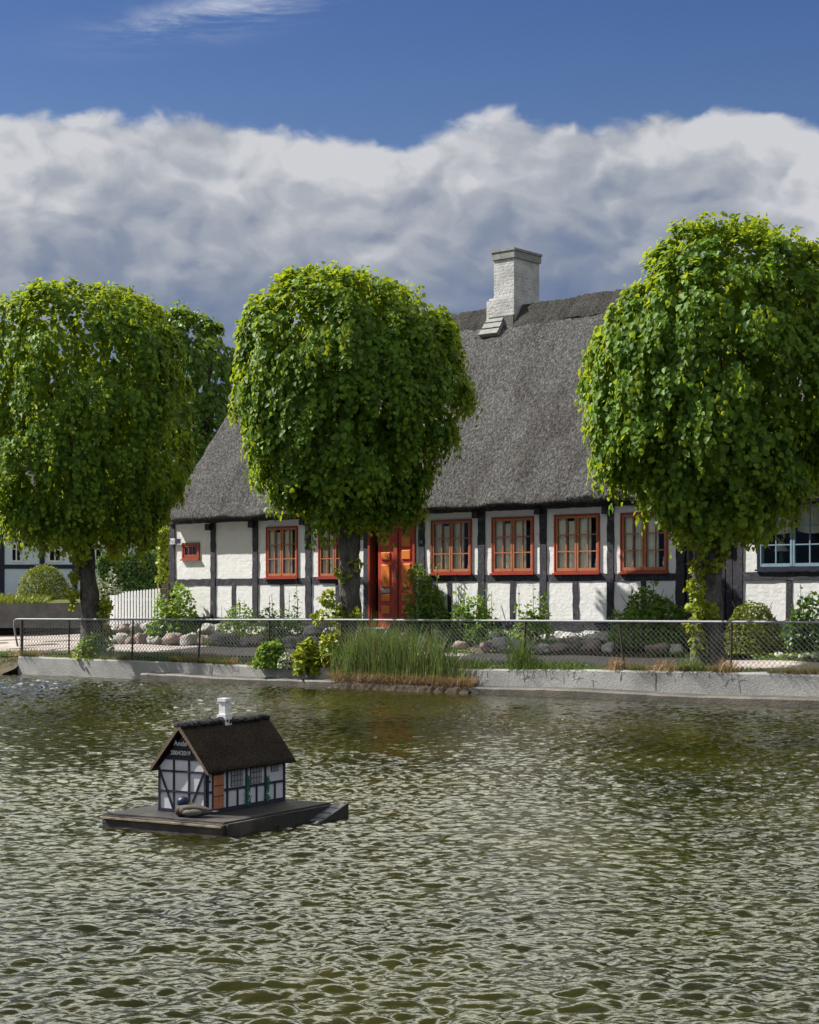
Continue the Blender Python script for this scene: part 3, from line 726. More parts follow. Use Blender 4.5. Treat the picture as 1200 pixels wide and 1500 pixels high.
    S = lambda nm_, mb_, mt_, par=door, **k: build(nm_, mb_.shift(base), mt_, par, (0, 0, 0), **k)
    ztr = Zt(757, D0)
    S('transom', MB().box(D0 + .01, D1 - .01, .02, .10, zl + .072, ztr).box(D0, D0 + .05, -.04, .019, zl + .072, ztr).box(D1 - .05, D1, -.04, .019, zl + .072, ztr), 'brick_red')
    for k in range(5):
        lat = MB(); x = D0 + .1 + (D1 - D0 - .2) * k / 4; lat.wobble((x - .05, .0, zl + .08), (x + .05, .0, ztr - .01), .014, .014, .001); lat.wobble((x + .05, .0, zl + .08), (x - .05, .0, ztr - .01), .014, .014, .001)
        S('lattice_bar', lat, 'orange')
    S('reveal', MB().box(D0 + jw, D0 + jw + .012, -.03, .15, DZ0, zl).box(D0 + jw, D1 - jw, -.03, .15, zl - .012, zl - .001), 'brick_red')
    S('threshold', MB().box(D0 - .05, D1 + .05, -.25, .15, DZ0 - .12, DZ0 - .002), 'concrete')
    mid = T(581.5, .08); dd = .035
    zy = lambda y: Zt(y, mid, .07)
    for s, (xa, xb, panels) in enumerate(((T(555, dd), T(578, dd), ((787, 800), (809, 820), (827, 860), (870, 881), (887.5, 899))), (T(585, dd), T(608, dd), ((786, 801), (806, 820), (826, 861), (869, 881), (887, 899))))):
        if s == 0: xa = max(xa, D0 + jw + .012)
        else: xb = min(xb, D1 - jw - .002)
        leaf = S('door_leaf', MB().box(xa, xb, dd - .02, dd + .03, DZ0, zl - .012), 'door_red')
        pw_ = (xb - xa) * .56; c_ = (xa + xb) / 2
        for y0, y1 in panels:
            S('door_panel', MB().bevbox(c_ - pw_ / 2, c_ + pw_ / 2, dd - .045, dd - .02, zy(y1), zy(y0), .014), 'amber')
        if s == 0:
            S('letter_box', MB().bevbox(c_ - pw_ / 2 - .01, c_ + pw_ / 2 + .01, dd - .052, dd - .02, zy(868.5), zy(862.5), .006), 'brass')
    S('centre_post', MB().bevbox(T(578, dd) + .003, T(585, dd) - .003, dd - .055, dd + .03, DZ0, zl - .012, .015), 'red')
    hx = T(581.5, dd)
    h = MB().bevbox(hx - .018, hx + .018, dd - .064, dd - .055, zy(849), zy(834), .003); h.tube([(hx, dd - .06, zy(838)), (hx, dd - .11, zy(838)), (hx + .01, dd - .11, zy(843)), (hx + .03, dd - .105, zy(846))], .008, 6)
    S('handle', h, 'brass')
    # number plate
    t0, t1 = T(613.5, -.03), T(620, -.03); zc = Zt(794, t0, -.03)
    pl = Bd('number_plate', MB().box(t0 + .01, t1 + .01, -.043, -.034, zc - .055, zc + .055), 'tar_blue')
    text('house_number', '12', .085, ((t0 + t1) / 2 + .01 - base[0], -.045, zc - .030 - base[2]), 'white', root)
    # corner plates
    t0 = T(254, -.08); zc = Z(793, 255, -.08)
    Bd('corner_plate', MB().bevbox(T(248.5, -.08), T(256, -.08), -.075, -.06, zc - .07, zc + .07, .003), 'white')
    m3 = MB()
    for k in range(3): x = T(250 + k * 2.2, -.08); m3.box(x, x + .014, -.079, -.076, zc - .05, zc + .05 - .03 * (k == 1))
    Bd('corner_plate_mark', m3, 'tar_blue')
    Bd('corner_plate', MB().bevbox(T(256.5, -.08), T(264, -.08), -.075, -.06, zc - .06, zc + .06, .003), 'tar_blue')
    return root, base, tL, tR
def text(name, s, size, loc, mat, parent, rot=(R(90), 0, 0), extrude=.001, sx=1.0):
    cu = bpy.data.curves.new(name, 'FONT'); cu.body = s; cu.size = size; cu.align_x = 'CENTER'; cu.extrude = extrude
    tmp = bpy.data.objects.new('tmp', cu); COL.objects.link(tmp); dg = bpy.context.evaluated_depsgraph_get()
    me = bpy.data.meshes.new_from_object(tmp.evaluated_get(dg)); bpy.data.objects.remove(tmp); bpy.data.curves.remove(cu)
    me.materials.clear(); me.materials.append(M[mat]); me.name = name
    o = mesh_obj(name, me, parent); o.location = loc; o.rotation_euler = rot; o.scale = (sx, 1, 1); return o
HOUSE, HB, TL, TR = half_house()

# ---- thatched roofs
def thatch_roof(root, base, t0, t1, eave_d, eave_z, ridge_d, ridge_z, mat='thatch', left_verge=True, name='roof', sag=.0, seed=3):
    rn = np.random.default_rng(seed)
    n_t = int((t1 - t0) / .11) + 1; ts = np.linspace(t0, t1, n_t)
    prof = []   # outer section: eave underside front -> eave top -> ridge -> rear eave
    def slope(s):    # slightly bulging slope
        d = eave_d + (ridge_d - eave_d) * s; z = eave_z + .06 + (ridge_z - eave_z - .06) * s + .07 * math.sin(math.pi * s)
        return d, z
    sec = [(eave_d + .50, eave_z + .16), (eave_d + .30, eave_z + .06), (eave_d + .10, eave_z - .02), (eave_d + .02, eave_z - .02), (eave_d - .005, eave_z + .02)]
    sec += [slope(s) for s in np.linspace(0, 1, 44)]
    n_out = len(sec); back = [(2 * ridge_d - d, z) for d, z in sec[::-1][1:]]; sec += back
    sec += [(2 * ridge_d - eave_d - .7, eave_z + .3), (ridge_d, ridge_z - .45), (eave_d + .66, eave_z + .3)]
    sec = np.array(sec); m = len(sec)
    v = np.zeros((n_t, m, 3)); v[..., 0] = ts[:, None]; v[..., 1] = sec[None, :, 0]; v[..., 2] = sec[None, :, 1]
    q = v.reshape(-1, 3).copy(); nz = .022 * sines(q, 1.4, seed) + .012 * sines(q, 6, seed + 1) + rn.normal(0, .006, len(q))
    ok = np.zeros((n_t, m), bool); ok[:, 1:m - 4] = True
    q[:, 2] += np.where(ok.ravel(), nz, 0); q[:, 1] -= np.where(ok.ravel(), nz * .6, 0)
    # rounded verge
    v = q.reshape(n_t, m, 3)
    for k, dr in ((0, .10), (1, .03)):
        v[k, 5:m - 8, 2] -= dr
    v[0, :, 0] += rn.normal(0, .02, m)
    q = v.reshape(-1, 3)
    i = (np.arange(n_t - 1)[:, None] * m + np.arange(m)[None]).ravel(); j = (np.arange(n_t - 1)[:, None] * m + (np.arange(m)[None] + 1) % m).ravel()
    f = np.stack([i, j, j + m, i + m], -1)[:, ::-1]
    o = npmesh(name, q, f, mat, root, base, smooth=True)
    # end caps
    for kk in (0, n_t - 1):
        mbc = MB(); vs = [tuple(p_) for p_ in v[kk]]; out = list(range(m - 3)); a_, b_, c_ = m - 3, m - 2, m - 1
        half = n_out - 1
        fs = [tuple([0] + list(range(1, half + 1)) + [b_, c_]), tuple([half] + list(range(half + 1, m - 3)) + [a_, b_])]
        if kk: fs = [x[::-1] for x in fs]
        mbc.add(vs, fs)
        build('verge', mbc, mat, o, base)
    o.location = (0, 0, 0)
    return o, slope
RD, RZ = 3.40, 8.22
roofT0 = T(236, -.4)
roof, slope = thatch_roof(HOUSE, HB, roofT0, TR + .02, -.36, 3.55, RD, RZ)
# ridge cap: thick mossy band sitting over the ridge
def ridge_cap(parent, base, t0, t1, ridge_d, ridge_z, slope_k, mat='ridge', w=.36, th=.065, seed=5, gap=None):
    rn = np.random.default_rng(seed); vs = []; n = int((t1 - t0) / .07); m = 15; fs = []
    for i in range(n + 1):
        t = t0 + (t1 - t0) * i / n; ww = w * (1 + .07 * math.sin(t * 2.3) + .03 * math.sin(t * 7) + rn.normal(0, .02))
        hh = th * (1 + .35 * math.sin(t * 1.9 + 1) + .2 * math.sin(t * 5)) + rn.normal(0, .006)
        for k in range(m):
            a = -1 + 2 * k / (m - 1); s = abs(a)
            z = ridge_z - s * ww * slope_k * .98 + hh * (1 if s < .82 else max(0., (1 - s) / .18)) - (.16 * s * 0) ; z += .05 * (1 - (s * 4) ** 2 if s < .25 else 0) + rn.normal(0, .008)
            vs.append((t, ridge_d + a * ww, z - .03))
    for i in range(n):
        for k in range(m - 1): a = i * m + k; fs.append((a, a + m, a + m + 1, a + 1))
    for e in (0, n): fs.append(tuple(e * m + k for k in range(m)))
    return build('ridge_cap', MB().add(vs, fs), mat, parent, base, smooth=False)
SK = (RZ - 3.63) / (RD + .32)
cA, cB = T(714, 3.15), T(753, 3.12)
o1 = ridge_cap(roof, HB, roofT0 - .02, cA - .05, RD, RZ + .04, SK); o2 = ridge_cap(roof, HB, cB + .03, TR, RD, RZ + .06, SK, seed=8)

def chimney(parent, base):
    d1 = 3.12; t1 = cB; t0 = cA
    kx = lambda x: (x - 600) / F
    def d_at(x, t):   # depth on the line of constant t seen at column x
        k = kx(x); return (P0[0] + t * U[0] - k * (P0[1] + t * U[1])) / (k * V[1] - V[0])
    d2 = d_at(800, t1); zb = Zt(470, t1, d1); zs = Zt(432, t1, d1)
    mb = MB().box(t0, t1, d1, d2, zb - 1.0, zs - .06)
    mb.box(t0 + .04, t1 - .04, d1 + .04, d2 - .06, zs - .06, zs)
    s0 = T(724, d1 + .1); e1 = d1 + .09; s1 = T(753, e1); e2 = d_at(790, s1); zt = Zt(377, s1, e1)
    mb.box(s0, s1, e1, e2, zs, zt)
    ch = build('chimney', mb, 'chimney', parent, base)
    zc = Zt(363, s1, e1)
    cap = MB().box(s0 - .035, s1 + .035, e1 - .035, e2 + .035, zt + .001, zc - .05).box(s0 - .055, s1 + .055, e1 - .055, e2 + .055, zc - .05, zc)
    build('chimney_cap', cap.shift(base), 'slate', ch)
    # lead-dark flashing lump of thatch that climbs the chimney's side
    fl = MB(); fl.blob((t1 + .05, RD + .30, RZ - .02), (.16, .30, .24), 14, 10, .15, 4, 1.3); build('thatch_collar', fl.shift(base), 'ridge', ch)
    return d1, t0, t1
cd1, ct0, ct1 = chimney(roof, HB)
# board steps below the chimney
for k, (y, xa, xb) in enumerate(((470, 714, 738), (478.5, 709, 735), (487.5, 704, 731))):
    dpt = 2.5
    for _ in range(30):
        tm = T((xa + xb) / 2, dpt); zc = 3.61 + (dpt + .36) * SK + .12; dpt += .6 * (Zt(y, tm, dpt) - zc) / SK
    t0_, t1_ = T(xa, dpt), T(xb, dpt)
    mbs = MB(); nx = Vector((0, -SK, 1)).normalized(); up = Vector((0, 1, SK)).normalized(); c_ = Vector(((t0_ + t1_) / 2, dpt, zc))
    vs = [c_ + Vector((sx_ * (t1_ - t0_) / 2, 0, 0)) + up * (sy_ * .075) + nx * (sz_ * .05) for sz_ in (-1, 1) for sy_ in (-1, 1) for sx_ in (-1, 1)]
    mbs.add(vs, [(0, 2, 3, 1), (4, 5, 7, 6), (0, 1, 5, 4), (2, 6, 7, 3), (0, 4, 6, 2), (1, 3, 7, 5)]); build('step_board', mbs, 'slate', roof, HB)
build('flashing', MB().box(ct0 + .10, ct1 + .012, cd1 - .05, cd1 + .01, RZ - .90, Zt(461, ct1, cd1)), 'dark_conc', roof, HB)

# ------------------------------------------------------------------ neighbouring house on the right
def house2():
    t0 = TR + .025; t1 = t0 + 9.0; base = (t0, 0, .72); dz = .0
    root = thing('neighbour_cottage', base, 'white half timbered cottage at right edge with pale blue windows and thatched roof', 'house')
    Bd = lambda nm, mb, mt, **k: build(nm, mb, mt, root, base, **k)
    zT = 3.45; d0 = .0
    wl = T(1110, 0); wr = T(1160, 0); ww = wr - wl; zA = Zt(834, wl, 0); zBt = Zt(738, wl, 0)
    wins = [(wl, wl + 2 * ww + .05, zA, zBt), (wl + 3.2, wl + 3.2 + 2 * ww, zA, zBt)]
    e0 = T(1088, 0)
    mb = MB(); openings_wall(mb, e0, t1, .9, zT, [(a + .012, b + -.012, c + .012, e - .012) for a, b, c, e in wins])
    mb.box(t0, t0 + .2, .4, 6.7, .72, zT); mb.box(t0, t1, 6.5, 6.7, .72, zT); mb.box(t1 - .2, t1 - .001, .23, 6.49, .72, zT); mb.box(t0 + .21, t1 - .21, .23, 6.49, zT - .1, zT - .02)
    Bd('wall', mb, 'lime')
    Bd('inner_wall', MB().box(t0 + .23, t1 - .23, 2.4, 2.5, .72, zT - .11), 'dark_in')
    # boarded gate section behind the tree
    for k in range(7):
        a = t0 + .02 + (e0 - .12 - t0 - .02) * k / 7; b_ = a + (e0 - .12 - t0 - .02) / 7 - .012
        Bd('gate_board', MB().bevbox(a, b_, .12 + .006 * (k % 2), .16, .95, 2.95, .006), 'tar')
    Bd('gate_lintel', MB().box(t0 + .01, e0 - .11, .05, .18, 2.95, 3.05), 'tar')
    Bd('gate_fascia', MB().box(t0 + .01, e0 - .11, .08, .18, 3.052, zT), 'lime_old')
    Bd('timber_post', MB().wobble((e0 - .05, .03, 1.22), (e0 - .05, .03, zT), .11, .115, .008), 'tar')
    for x in (wl + 2 * ww + .55, wl + 2.9, wl + 4.9):
        Bd('timber_post', MB().wobble((x, .03, 1.22), (x, .03, zT), .11, .115, .008), 'tar')
    zr = Zt(844, wl, 0)
    Bd('timber_rail', MB().wobble((e0, .03, zr), (t1, .03, zr), .145, .112, .008), 'tar')
    for x in (T(1156), T(1156) + .85, T(1156) + 1.7, T(1156) + 2.5):
        Bd('timber_stud', MB().wobble((x, .035, 1.22), (x, .035, zr - .07), .12, .10, .008), 'tar')
    Bd('sill_beam', MB().wobble((t0, .02, 1.13), (t1, .02, 1.13), .19, .16, .008), 'tar')
    Bd('stone_plinth', MB().box(t0, t1, -.06, .2, .5, 1.03), 'lime_old')
    for a, b_, c, e in wins:
        w_ = casement_window(root, base, a, b_, c, e, 'tar_blue', 'sky_blue', 'top', 3, 2, None, .04)
        # lamp on the sill
        tt = a + (b_ - a) * .26; lam = MB().tube([(tt, .2, c + .12), (tt, .2, c + .16), (tt, .2, c + .30), (tt, .2, c + .34)], [.04, .05, .03, .02], 10)
        build('table_lamp_foot', lam.shift(base), 'green_paint', w_, smooth=True)
        sh = MB().tube([(tt, .2, c + .33), (tt, .2, c + .40), (tt, .2, c + .50)], [.14, .10, .045], 12, False); build('table_lamp_shade', sh.shift(base), 'curtain', w_, smooth=True)
    r, _ = thatch_roof(root, base, t0, t1 + .3, -.32, 3.42, RD, RZ - .05, seed=12)
    ridge_cap(r, base, t0, t1 + .3, RD, RZ - .02, SK, seed=9)
house2()

# ------------------------------------------------------------------ trees
def tree(name, label, x, prof, d_off=.72, seed=1, Y=None, trunk=None, leaf=.125, mat='lime_leaf', strands=230, hang=1.0, group='pollarded lime trees along the pond', shoots=None, depth=.74, gz=None):
    if Y is None:
        t = TW(x, d_off); X_, Y = W2(t, dw(t) + d_off)
    else: X_ = (x - 600) * Y / F
    gz = gz if gz is not None else .46
    loc = (X_, Y, gz); root = thing(name, loc, label, 'tree', group, 'world')
    # trunk as a swept, knobbly column then limbs
    pts = [((px - 600) * Y / F, Y, CAMZ + (HOR - py) * Y / F) for px, py, _ in trunk]; rad = [r for *_, r in trunk]
    pts2 = []; r2 = []
    for i in range(len(pts) - 1):
        for k in range(5):
            u_ = k / 5; pts2.append(tuple(pts[i][j] * (1 - u_) + pts[i + 1][j] * u_ for j in range(3))); r2.append(rad[i] * (1 - u_) + rad[i + 1] * u_)
    pts2.append(pts[-1]); r2.append(rad[-1])
    pts2[0] = (pts2[0][0], pts2[0][1], min(pts2[0][2], gz) - .1)
    mb = MB(); seg = 16; rn = random.Random(seed)
    mb.tube(pts2, r2, seg)
    mb.v = [(a + .05 * rad[0] * math.sin(9 * c + 5 * a) + rn.uniform(-.010, .010), b + rn.uniform(-.012, .012), c) for a, b, c in mb.v]
    top = pts[-1]
    zt = CAMZ + (HOR - prof[0][0]) * Y / F
    for k in range(13):
        an = k * 2.4 + seed; le = rn.uniform(.55, 1.0); p1 = Vector(top) + Vector((math.cos(an) * .25, math.sin(an) * .25, rn.uniform(.1, .6)))
        H = zt - top[2]; p2 = Vector(top) + Vector((math.cos(an) * 1.1 * le, math.sin(an) * 1.1 * le, rn.uniform(.25, .8) * H)); 
        mb.tube([top, p1, (p1 + p2) / 2 + Vector((0, 0, .15)), p2], [rad[-1] * .6, .09, .055, .02], 6)
    build('trunk', mb, 'bark', root, loc, smooth=True)
    crown('crown', prof, Y, root, loc, seed, strands, leaf, mat, hang, depth)
    if shoots:
        cs = [(np.array([(px - 600) * Y / F, Y - dy, CAMZ + (HOR - py) * Y / F]), r) for px, py, r, dy in shoots[0]]
        sprays('trunk_shoots', cs, shoots[1], .10, 'yellow_leaf', root, loc, seed + 50)
    return root
tree('lime_tree', 'pollarded lime tree with round dark green crown at left, leaning grey trunk', 135,
     [(412, 70, 150), (418, 30, 205), (435, 0, 232), (465, -25, 250), (520, -48, 266), (600, -62, 274), (680, -62, 268), (725, -45, 256), (750, -20, 250), (775, 20, 235), (798, 60, 205)],
     seed=11, trunk=[(137, 955, .30), (135, 900, .23), (130, 860, .185), (124, 800, .19), (122, 720, .21)],
     shoots=([(107, 870, .14, .1), (112, 845, .14, .1), (108, 885, .10, .1), (152, 900, .17, .1), (158, 885, .12, .1), (160, 925, .12, .1), (118, 820, .12, .2)], 420))
tree('lime_tree', 'pollarded lime tree before the cottage door, yellowish green crown, straight trunk', 513,
     [(388, 450, 500), (400, 405, 560), (415, 385, 615), (440, 370, 650), (480, 354, 672), (520, 346, 682), (560, 347, 685), (600, 353, 672), (640, 362, 655), (680, 374, 640), (710, 384, 628), (735, 405, 610), (755, 430, 590), (770, 455, 560)],
     seed=23, trunk=[(515, 955, .27), (514, 900, .205), (512, 850, .20), (512, 790, .20), (512, 720, .22)],
     shoots=([(498, 838, .10, .15), (522, 826, .12, .2), (505, 845, .09, .2), (480, 875, .14, .1), (492, 900, .20, .2), (470, 905, .14, .2), (522, 900, .12, .25), (496, 930, .18, .2)], 420))
tree('lime_tree', 'tallest pollarded lime tree at right with leafy shoots along its trunk', 1036,
     [(312, 1030, 1100), (322, 990, 1140), (340, 972, 1185), (380, 955, 1228), (430, 915, 1250), (480, 880, 1258), (530, 862, 1262), (590, 854, 1250), (640, 850, 1228), (680, 862, 1200), (710, 890, 1192), (735, 915, 1184), (755, 950, 1165), (770, 985, 1130)],
     seed=37, trunk=[(1037, 980, .30), (1037, 920, .25), (1036, 850, .235), (1036, 790, .24), (1040, 700, .26)], strands=250,
     shoots=([(1018, 780, .14, .2), (1028, 800, .12, .28), (1050, 800, .10, .25), (1022, 830, .15, .25), (1045, 828, .11, .28), (1016, 860, .15, .25), (1018, 885, .16, .25), (1036, 893, .13, .3), (1012, 915, .13, .25), (1022, 940, .15, .25), (1055, 812, .09, .2)], 620))
tree('chestnut_tree', 'dark green leafy tree rising behind the left end of the thatched roof', 285,
     [(450, 225, 280), (462, 200, 312), (485, 185, 338), (520, 175, 350), (600, 170, 352), (700, 175, 345), (780, 190, 330), (830, 215, 310)],
     seed=51, Y=50., trunk=[(280, 905, .25), (280, 860, .2), (282, 780, .18), (283, 700, .15)], leaf=.17, mat='dark_leaf', strands=150, hang=.6, group='trees beyond the cottage', gz=1.05)

# ------------------------------------------------------------------ left side: low wall, topiary, hedge, blue house
Yw = 48.0; wx = lambda x, Y: (x - 600) * Y / F; wz = lambda y, Y: CAMZ + (HOR - y) * Y / F
mb = MB()
xs = np.linspace(wx(-260, Yw), wx(150, Yw), 50)
for a, b_ in zip(xs[:-1], xs[1:]):
    zt = float(np.interp((a + b_) / 2, [wx(0, Yw), wx(125, Yw)], [wz(885, Yw), wz(882.5, Yw)]))
    mb.box(a, b_, Yw, Yw + .25, .85, zt + random.uniform(-.006, .006))
tagit(build('garden_wall', mb, 'dark_conc', frame='world'), 'low dark grey concrete garden wall beyond the road at far left', 'wall')
vs = []; fs = []
gx_ = np.linspace(wx(-300, Yw), wx(175, Yw), 30); gy_ = [Yw + .25, Yw + .8, Yw + 1.6, Yw + 3, Yw + 6, Yw + 12]
for a in gx_:
    for k, y in enumerate(gy_): vs.append((a, y, [1.50, 1.58, 1.66, 1.70, 1.72, 1.75][k]))
for i in range(len(gx_) - 1):
    for k in range(5): a = i * 6 + k; fs.append((a, a + 6, a + 7, a + 1))
tagit(build('garden_lawn', MB().add(vs, fs), 'turf', frame='world'), kind='structure')
c = (wx(62, 50), 50.2, 1.55); bush_mesh('round_topiary', c, (.86, .8, 1.30), 6500, .055, 'topiary', 61, lump=.02, gap=-3, inner=.25)
tagit(bpy.data.objects['round_topiary'], 'round clipped yellow green bush standing above the low dark wall', 'bush')
def solid_bush(c, r, parent, col='deep_leaf'): pass
def hedge(name, label, x0, x1, y0, y1, Y, mat, n, size, seed, th=1.0, cat='hedge'):
    rn = np.random.default_rng(seed); X0, X1 = wx(x0, Y), wx(x1, Y); z0, z1 = wz(y1, Y), wz(y0, Y)
    f_ = rn.random(n); X = rn.uniform(X0, X1, n); top = z1 - .18 * (1 - np.clip(np.minimum(X - X0, X1 - X) / .35, 0, 1)) + .05 * np.sin(X * 5) 
    front = f_ < .7
    Zq = np.where(front, z0 + (top - z0) * rn.random(n), top + rn.normal(0, .03, n)); Yq = np.where(front, Y + rn.uniform(0, .12, n), Y + rn.uniform(0, th, n))
    P = np.stack([X, Yq, Zq], -1); P += (sines(P, 3, seed)[:, None] * .06) * np.array([0, 1, .5])
    Nn = np.where(front[:, None], np.array([0, -1, .4]), np.array([0, -.2, 1.])) + rn.normal(0, .5, (n, 3)); A = rn.normal(0, 1, (n, 3)) + np.array([0, 0, -.4])
    v, f = leaves(P, A, Nn, size * rn.uniform(.6, 1.2, n)); loc = ((X0 + X1) / 2, Y + th / 2, z0)
    root = thing(name, loc, label, cat, None, 'world'); npmesh('foliage', v, f, mat, root, loc)
    build('inner_twigs', MB().box(X0 + .05, X1 - .05, Y + .12, Y + th, z0 - .2, z1 - .22), 'bark', root, loc)
hedge('hedge', 'dense dark green hedge behind the white picket fence', 142, 242, 812, 905, 47., 'deep_leaf', 6000, .075, 71)
hedge('hedge', 'yellow green leafy climber hugging the left corner of the cottage', 231, 249, 770, 862, 43.5, 'yellow_leaf', 900, .10, 72, .5, 'climber')
c = (wx(160, 46.3), 46.0, 1.0); bush_mesh('flowering_shrub', c, (.48, .5, 1.65), 1300, .07, 'pale_leaf', 73, gap=-.3)
tagit(bpy.data.objects['flowering_shrub'], 'pale flowering shrub between left tree trunk and dark hedge', 'shrub')
def blue_house():
    Y = 60.; x0, x1 = wx(-170, Y), wx(205, Y); base = ((x0 + x1) / 2, Y, 1.3)
    root = thing('white_blue_house', base, 'white house with dark blue timbers in the background at far left', 'house', None, 'world')
    B = lambda nm, mb, mt: build(nm, mb, mt, root, base)
    z = lambda y: wz(y, Y); X = lambda x: wx(x, Y)
    zt = z(742)
    mb = MB(); wn = [(X(16), X(32), z(822), z(796)), (X(71), X(90), z(822), z(798)), (X(-60), X(-40), z(822), z(796)), (X(130), X(150), z(822), z(796))]
    openings_wall(mb, x0, x1, 1.2, zt, wn, Y, .25); mb.box(x0, x1, Y + 5, Y + 5.2, 1.2, zt); mb.box(x0, x0 + .2, Y + .26, Y + 4.99, 1.2, zt); mb.box(x1 - .2, x1, Y + .26, Y + 4.99, 1.2, zt)
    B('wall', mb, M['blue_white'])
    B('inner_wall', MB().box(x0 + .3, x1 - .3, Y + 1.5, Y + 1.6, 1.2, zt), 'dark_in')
    for x in (-100, -40, 3, 62, 110, 160): B('timber_post', MB().box(X(x) - .09, X(x) + .09, Y - .03, Y + .02, 1.2, zt), 'tar_blue')
    B('timber_rail', MB().box(x0, x1, Y - .025, Y + .02, z(833), z(827)), 'tar_blue')
    for a, b_, c_, e in wn:
        mb = MB().box(a, a + .05, Y - .02, Y + .06, c_, e).box(b_ - .05, b_, Y - .02, Y + .06, c_, e).box(a, b_, Y - .018, Y + .06, c_ - .04, c_ + .03).box(a, b_, Y - .018, Y + .06, e - .04, e)
        m_ = (a + b_) / 2; mb.box(m_ - .02, m_ + .02, Y, Y + .05, c_ + .03, e - .04).box(a + .05, b_ - .05, Y + .004, Y + .046, (c_ + e) / 2 + .1, (c_ + e) / 2 + .13)
        w_ = B('window', mb, 'white'); build('pane', MB().box(a + .05, b_ - .05, Y + .02, Y + .025, c_, e).shift(base), 'glass', w_)
    vs = [(x0 - .4, Y - .4, zt - .1), (x1 + .4, Y - .4, zt - .1), (x1 + .4, Y + 2.6, zt + 2.1), (x0 - .4, Y + 2.6, zt + 2.1), (x0 - .4, Y + 5.6, zt - .1), (x1 + .4, Y + 5.6, zt - .1)]
    mb = MB().add(vs + [(a, b, c - .15) for a, b, c in vs], [(0, 1, 2, 3), (3, 2, 5, 4), (6, 9, 8, 7), (9, 10, 11, 8), (0, 6, 7, 1), (4, 5, 11, 10), (0, 3, 9, 6), (3, 4, 10, 9), (1, 7, 8, 2), (2, 8, 11, 5)])
    B('roof', mb, 'wood_dk')
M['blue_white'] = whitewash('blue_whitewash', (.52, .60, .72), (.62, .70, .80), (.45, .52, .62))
blue_house()

# ---- white picket fence beside the cottage
def pickets():
    ta, tb = T(163, -.5), T(246, -.35); base = ((ta + tb) / 2, -.45, .95)
    root = thing('picket_fence', base, 'white picket fence between the left tree and the cottage corner', 'fence')
    xs = np.linspace(163, 234, 17)
    for x in xs:
        t = T(x, -.45); zt = Zt(float(np.interp(x, [160, 172, 185, 234], [872, 871, 866, 861.5])), t, -.45)
        build('picket', MB().add([(t - .032, -.47, .98), (t + .032, -.47, .98), (t + .032, -.47, zt - .03), (t, -.47, zt), (t - .032, -.47, zt - .03),
                                  (t - .032, -.45, .98), (t + .032, -.45, .98), (t + .032, -.45, zt - .03), (t, -.45, zt), (t - .032, -.45, zt - .03)],
                                 [(0, 1, 2, 3, 4), (9, 8, 7, 6, 5), (0, 5, 6, 1), (1, 6, 7, 2), (2, 7, 8, 3), (3, 8, 9, 4), (4, 9, 5, 0)]), 'white', root, base)
    build('cross_rail', MB().box(ta, T(234, -.43), -.448, -.41, 1.15, 1.22), 'white', root, base)
    build('cross_rail', MB().box(ta, T(234, -.43), -.448, -.41, 1.62, 1.69), 'white', root, base)
    for x in (165, 234): t = T(x, -.4); build('post', MB().box(t - .05, t + .05, -.405, -.31, .9, 1.75), 'white', root, base)
pickets()
mb = MB(); ta, tb = T(234, -.1), T(249, -.1)
for k in range(7): mb.box(ta, tb, -.12 + .005 * (k % 2), -.09, 1.65 + k * .055, 1.69 + k * .055)
mb.box(ta, ta + .03, -.14, -.121, .9, 2.06).box(tb - .03, tb, -.14, -.121, .9, 2.06); mb.box(ta, tb, -.11, -.085, .9, 1.64)
tagit(build('slatted_screen', mb, 'iron', base=(ta, -.1, .9)), 'small brown slatted screen between picket fence and cottage corner', 'screen')

# ------------------------------------------------------------------ boulders of the rockery
ordn = ['first', 'second', 'third', 'fourth', 'fifth', 'sixth', 'seventh', 'eighth', 'ninth', 'tenth', 'eleventh', 'twelfth', 'thirteenth', 'fourteenth', 'fifteenth', 'sixteenth', 'seventeenth', 'eighteenth', 'nineteenth', 'twentieth']
def boulder(x, y, wpx, hpx, d, kind, seed, label):
    t = T(x, d); s = F / (P0[1] + t * U[1] + d * V[1]); w_, h_ = wpx / s * 1.12, hpx / s; zc = Zt(y, t, d)
    mb = MB().blob((t, d, zc), (w_ / 2, w_ * .42, h_ / 2), 18, 12, .30, seed, .78)
    o = build('boulder', mb, STONES[kind][1], base=(t, d, zc - h_ / 2), smooth=True)
    tagit(o, label, 'boulder', 'boulders edging the garden bed')
rr_ = random.Random(5)
low = [(168, 938, 14, 12, 1), (180, 936, 16, 18, 3), (193, 939, 14, 15, 0), (205, 937, 19, 19, 0), (220, 939, 11, 12, 3), (230, 940, 12, 12, 1), (254, 937, 24, 18, 0), (279, 937, 25, 18, 1), (301, 938, 19, 16, 0), (320, 936, 22, 17, 1), (341, 937, 16, 15, 2), (358, 940, 15, 12, 1), (377, 938, 20, 14, 0),
       (425, 941, 19, 18, 1), (440, 940, 16, 18, 0), (457, 940, 19, 16, 1), (612, 945, 18, 22, 3), (640, 950, 18, 14, 1), (676, 945, 16, 12, 0), (712, 947, 18, 14, 0), (734, 943, 26, 20, 3), (756, 945, 16, 16, 1), (778, 947, 18, 14, 2), (797, 950, 20, 12, 3), (819, 949, 22, 13, 0), (846, 946, 15, 15, 2), (866, 947, 28, 18, 0), (891, 949, 14, 14, 3), (965, 950, 30, 16, 0), (992, 951, 19, 15, 3), (1030, 955, 22, 18, 1), (1142, 960, 14, 8, 3), (1160, 961, 14, 8, 0), (1178, 961, 15, 8, 3), (1194, 961, 14, 8, 1)]
small = [(345, 'in front of the low shrubs'), (500, 'near the middle tree trunk'), (700, 'behind the tall reeds'), (2000, 'right of the reeds')]
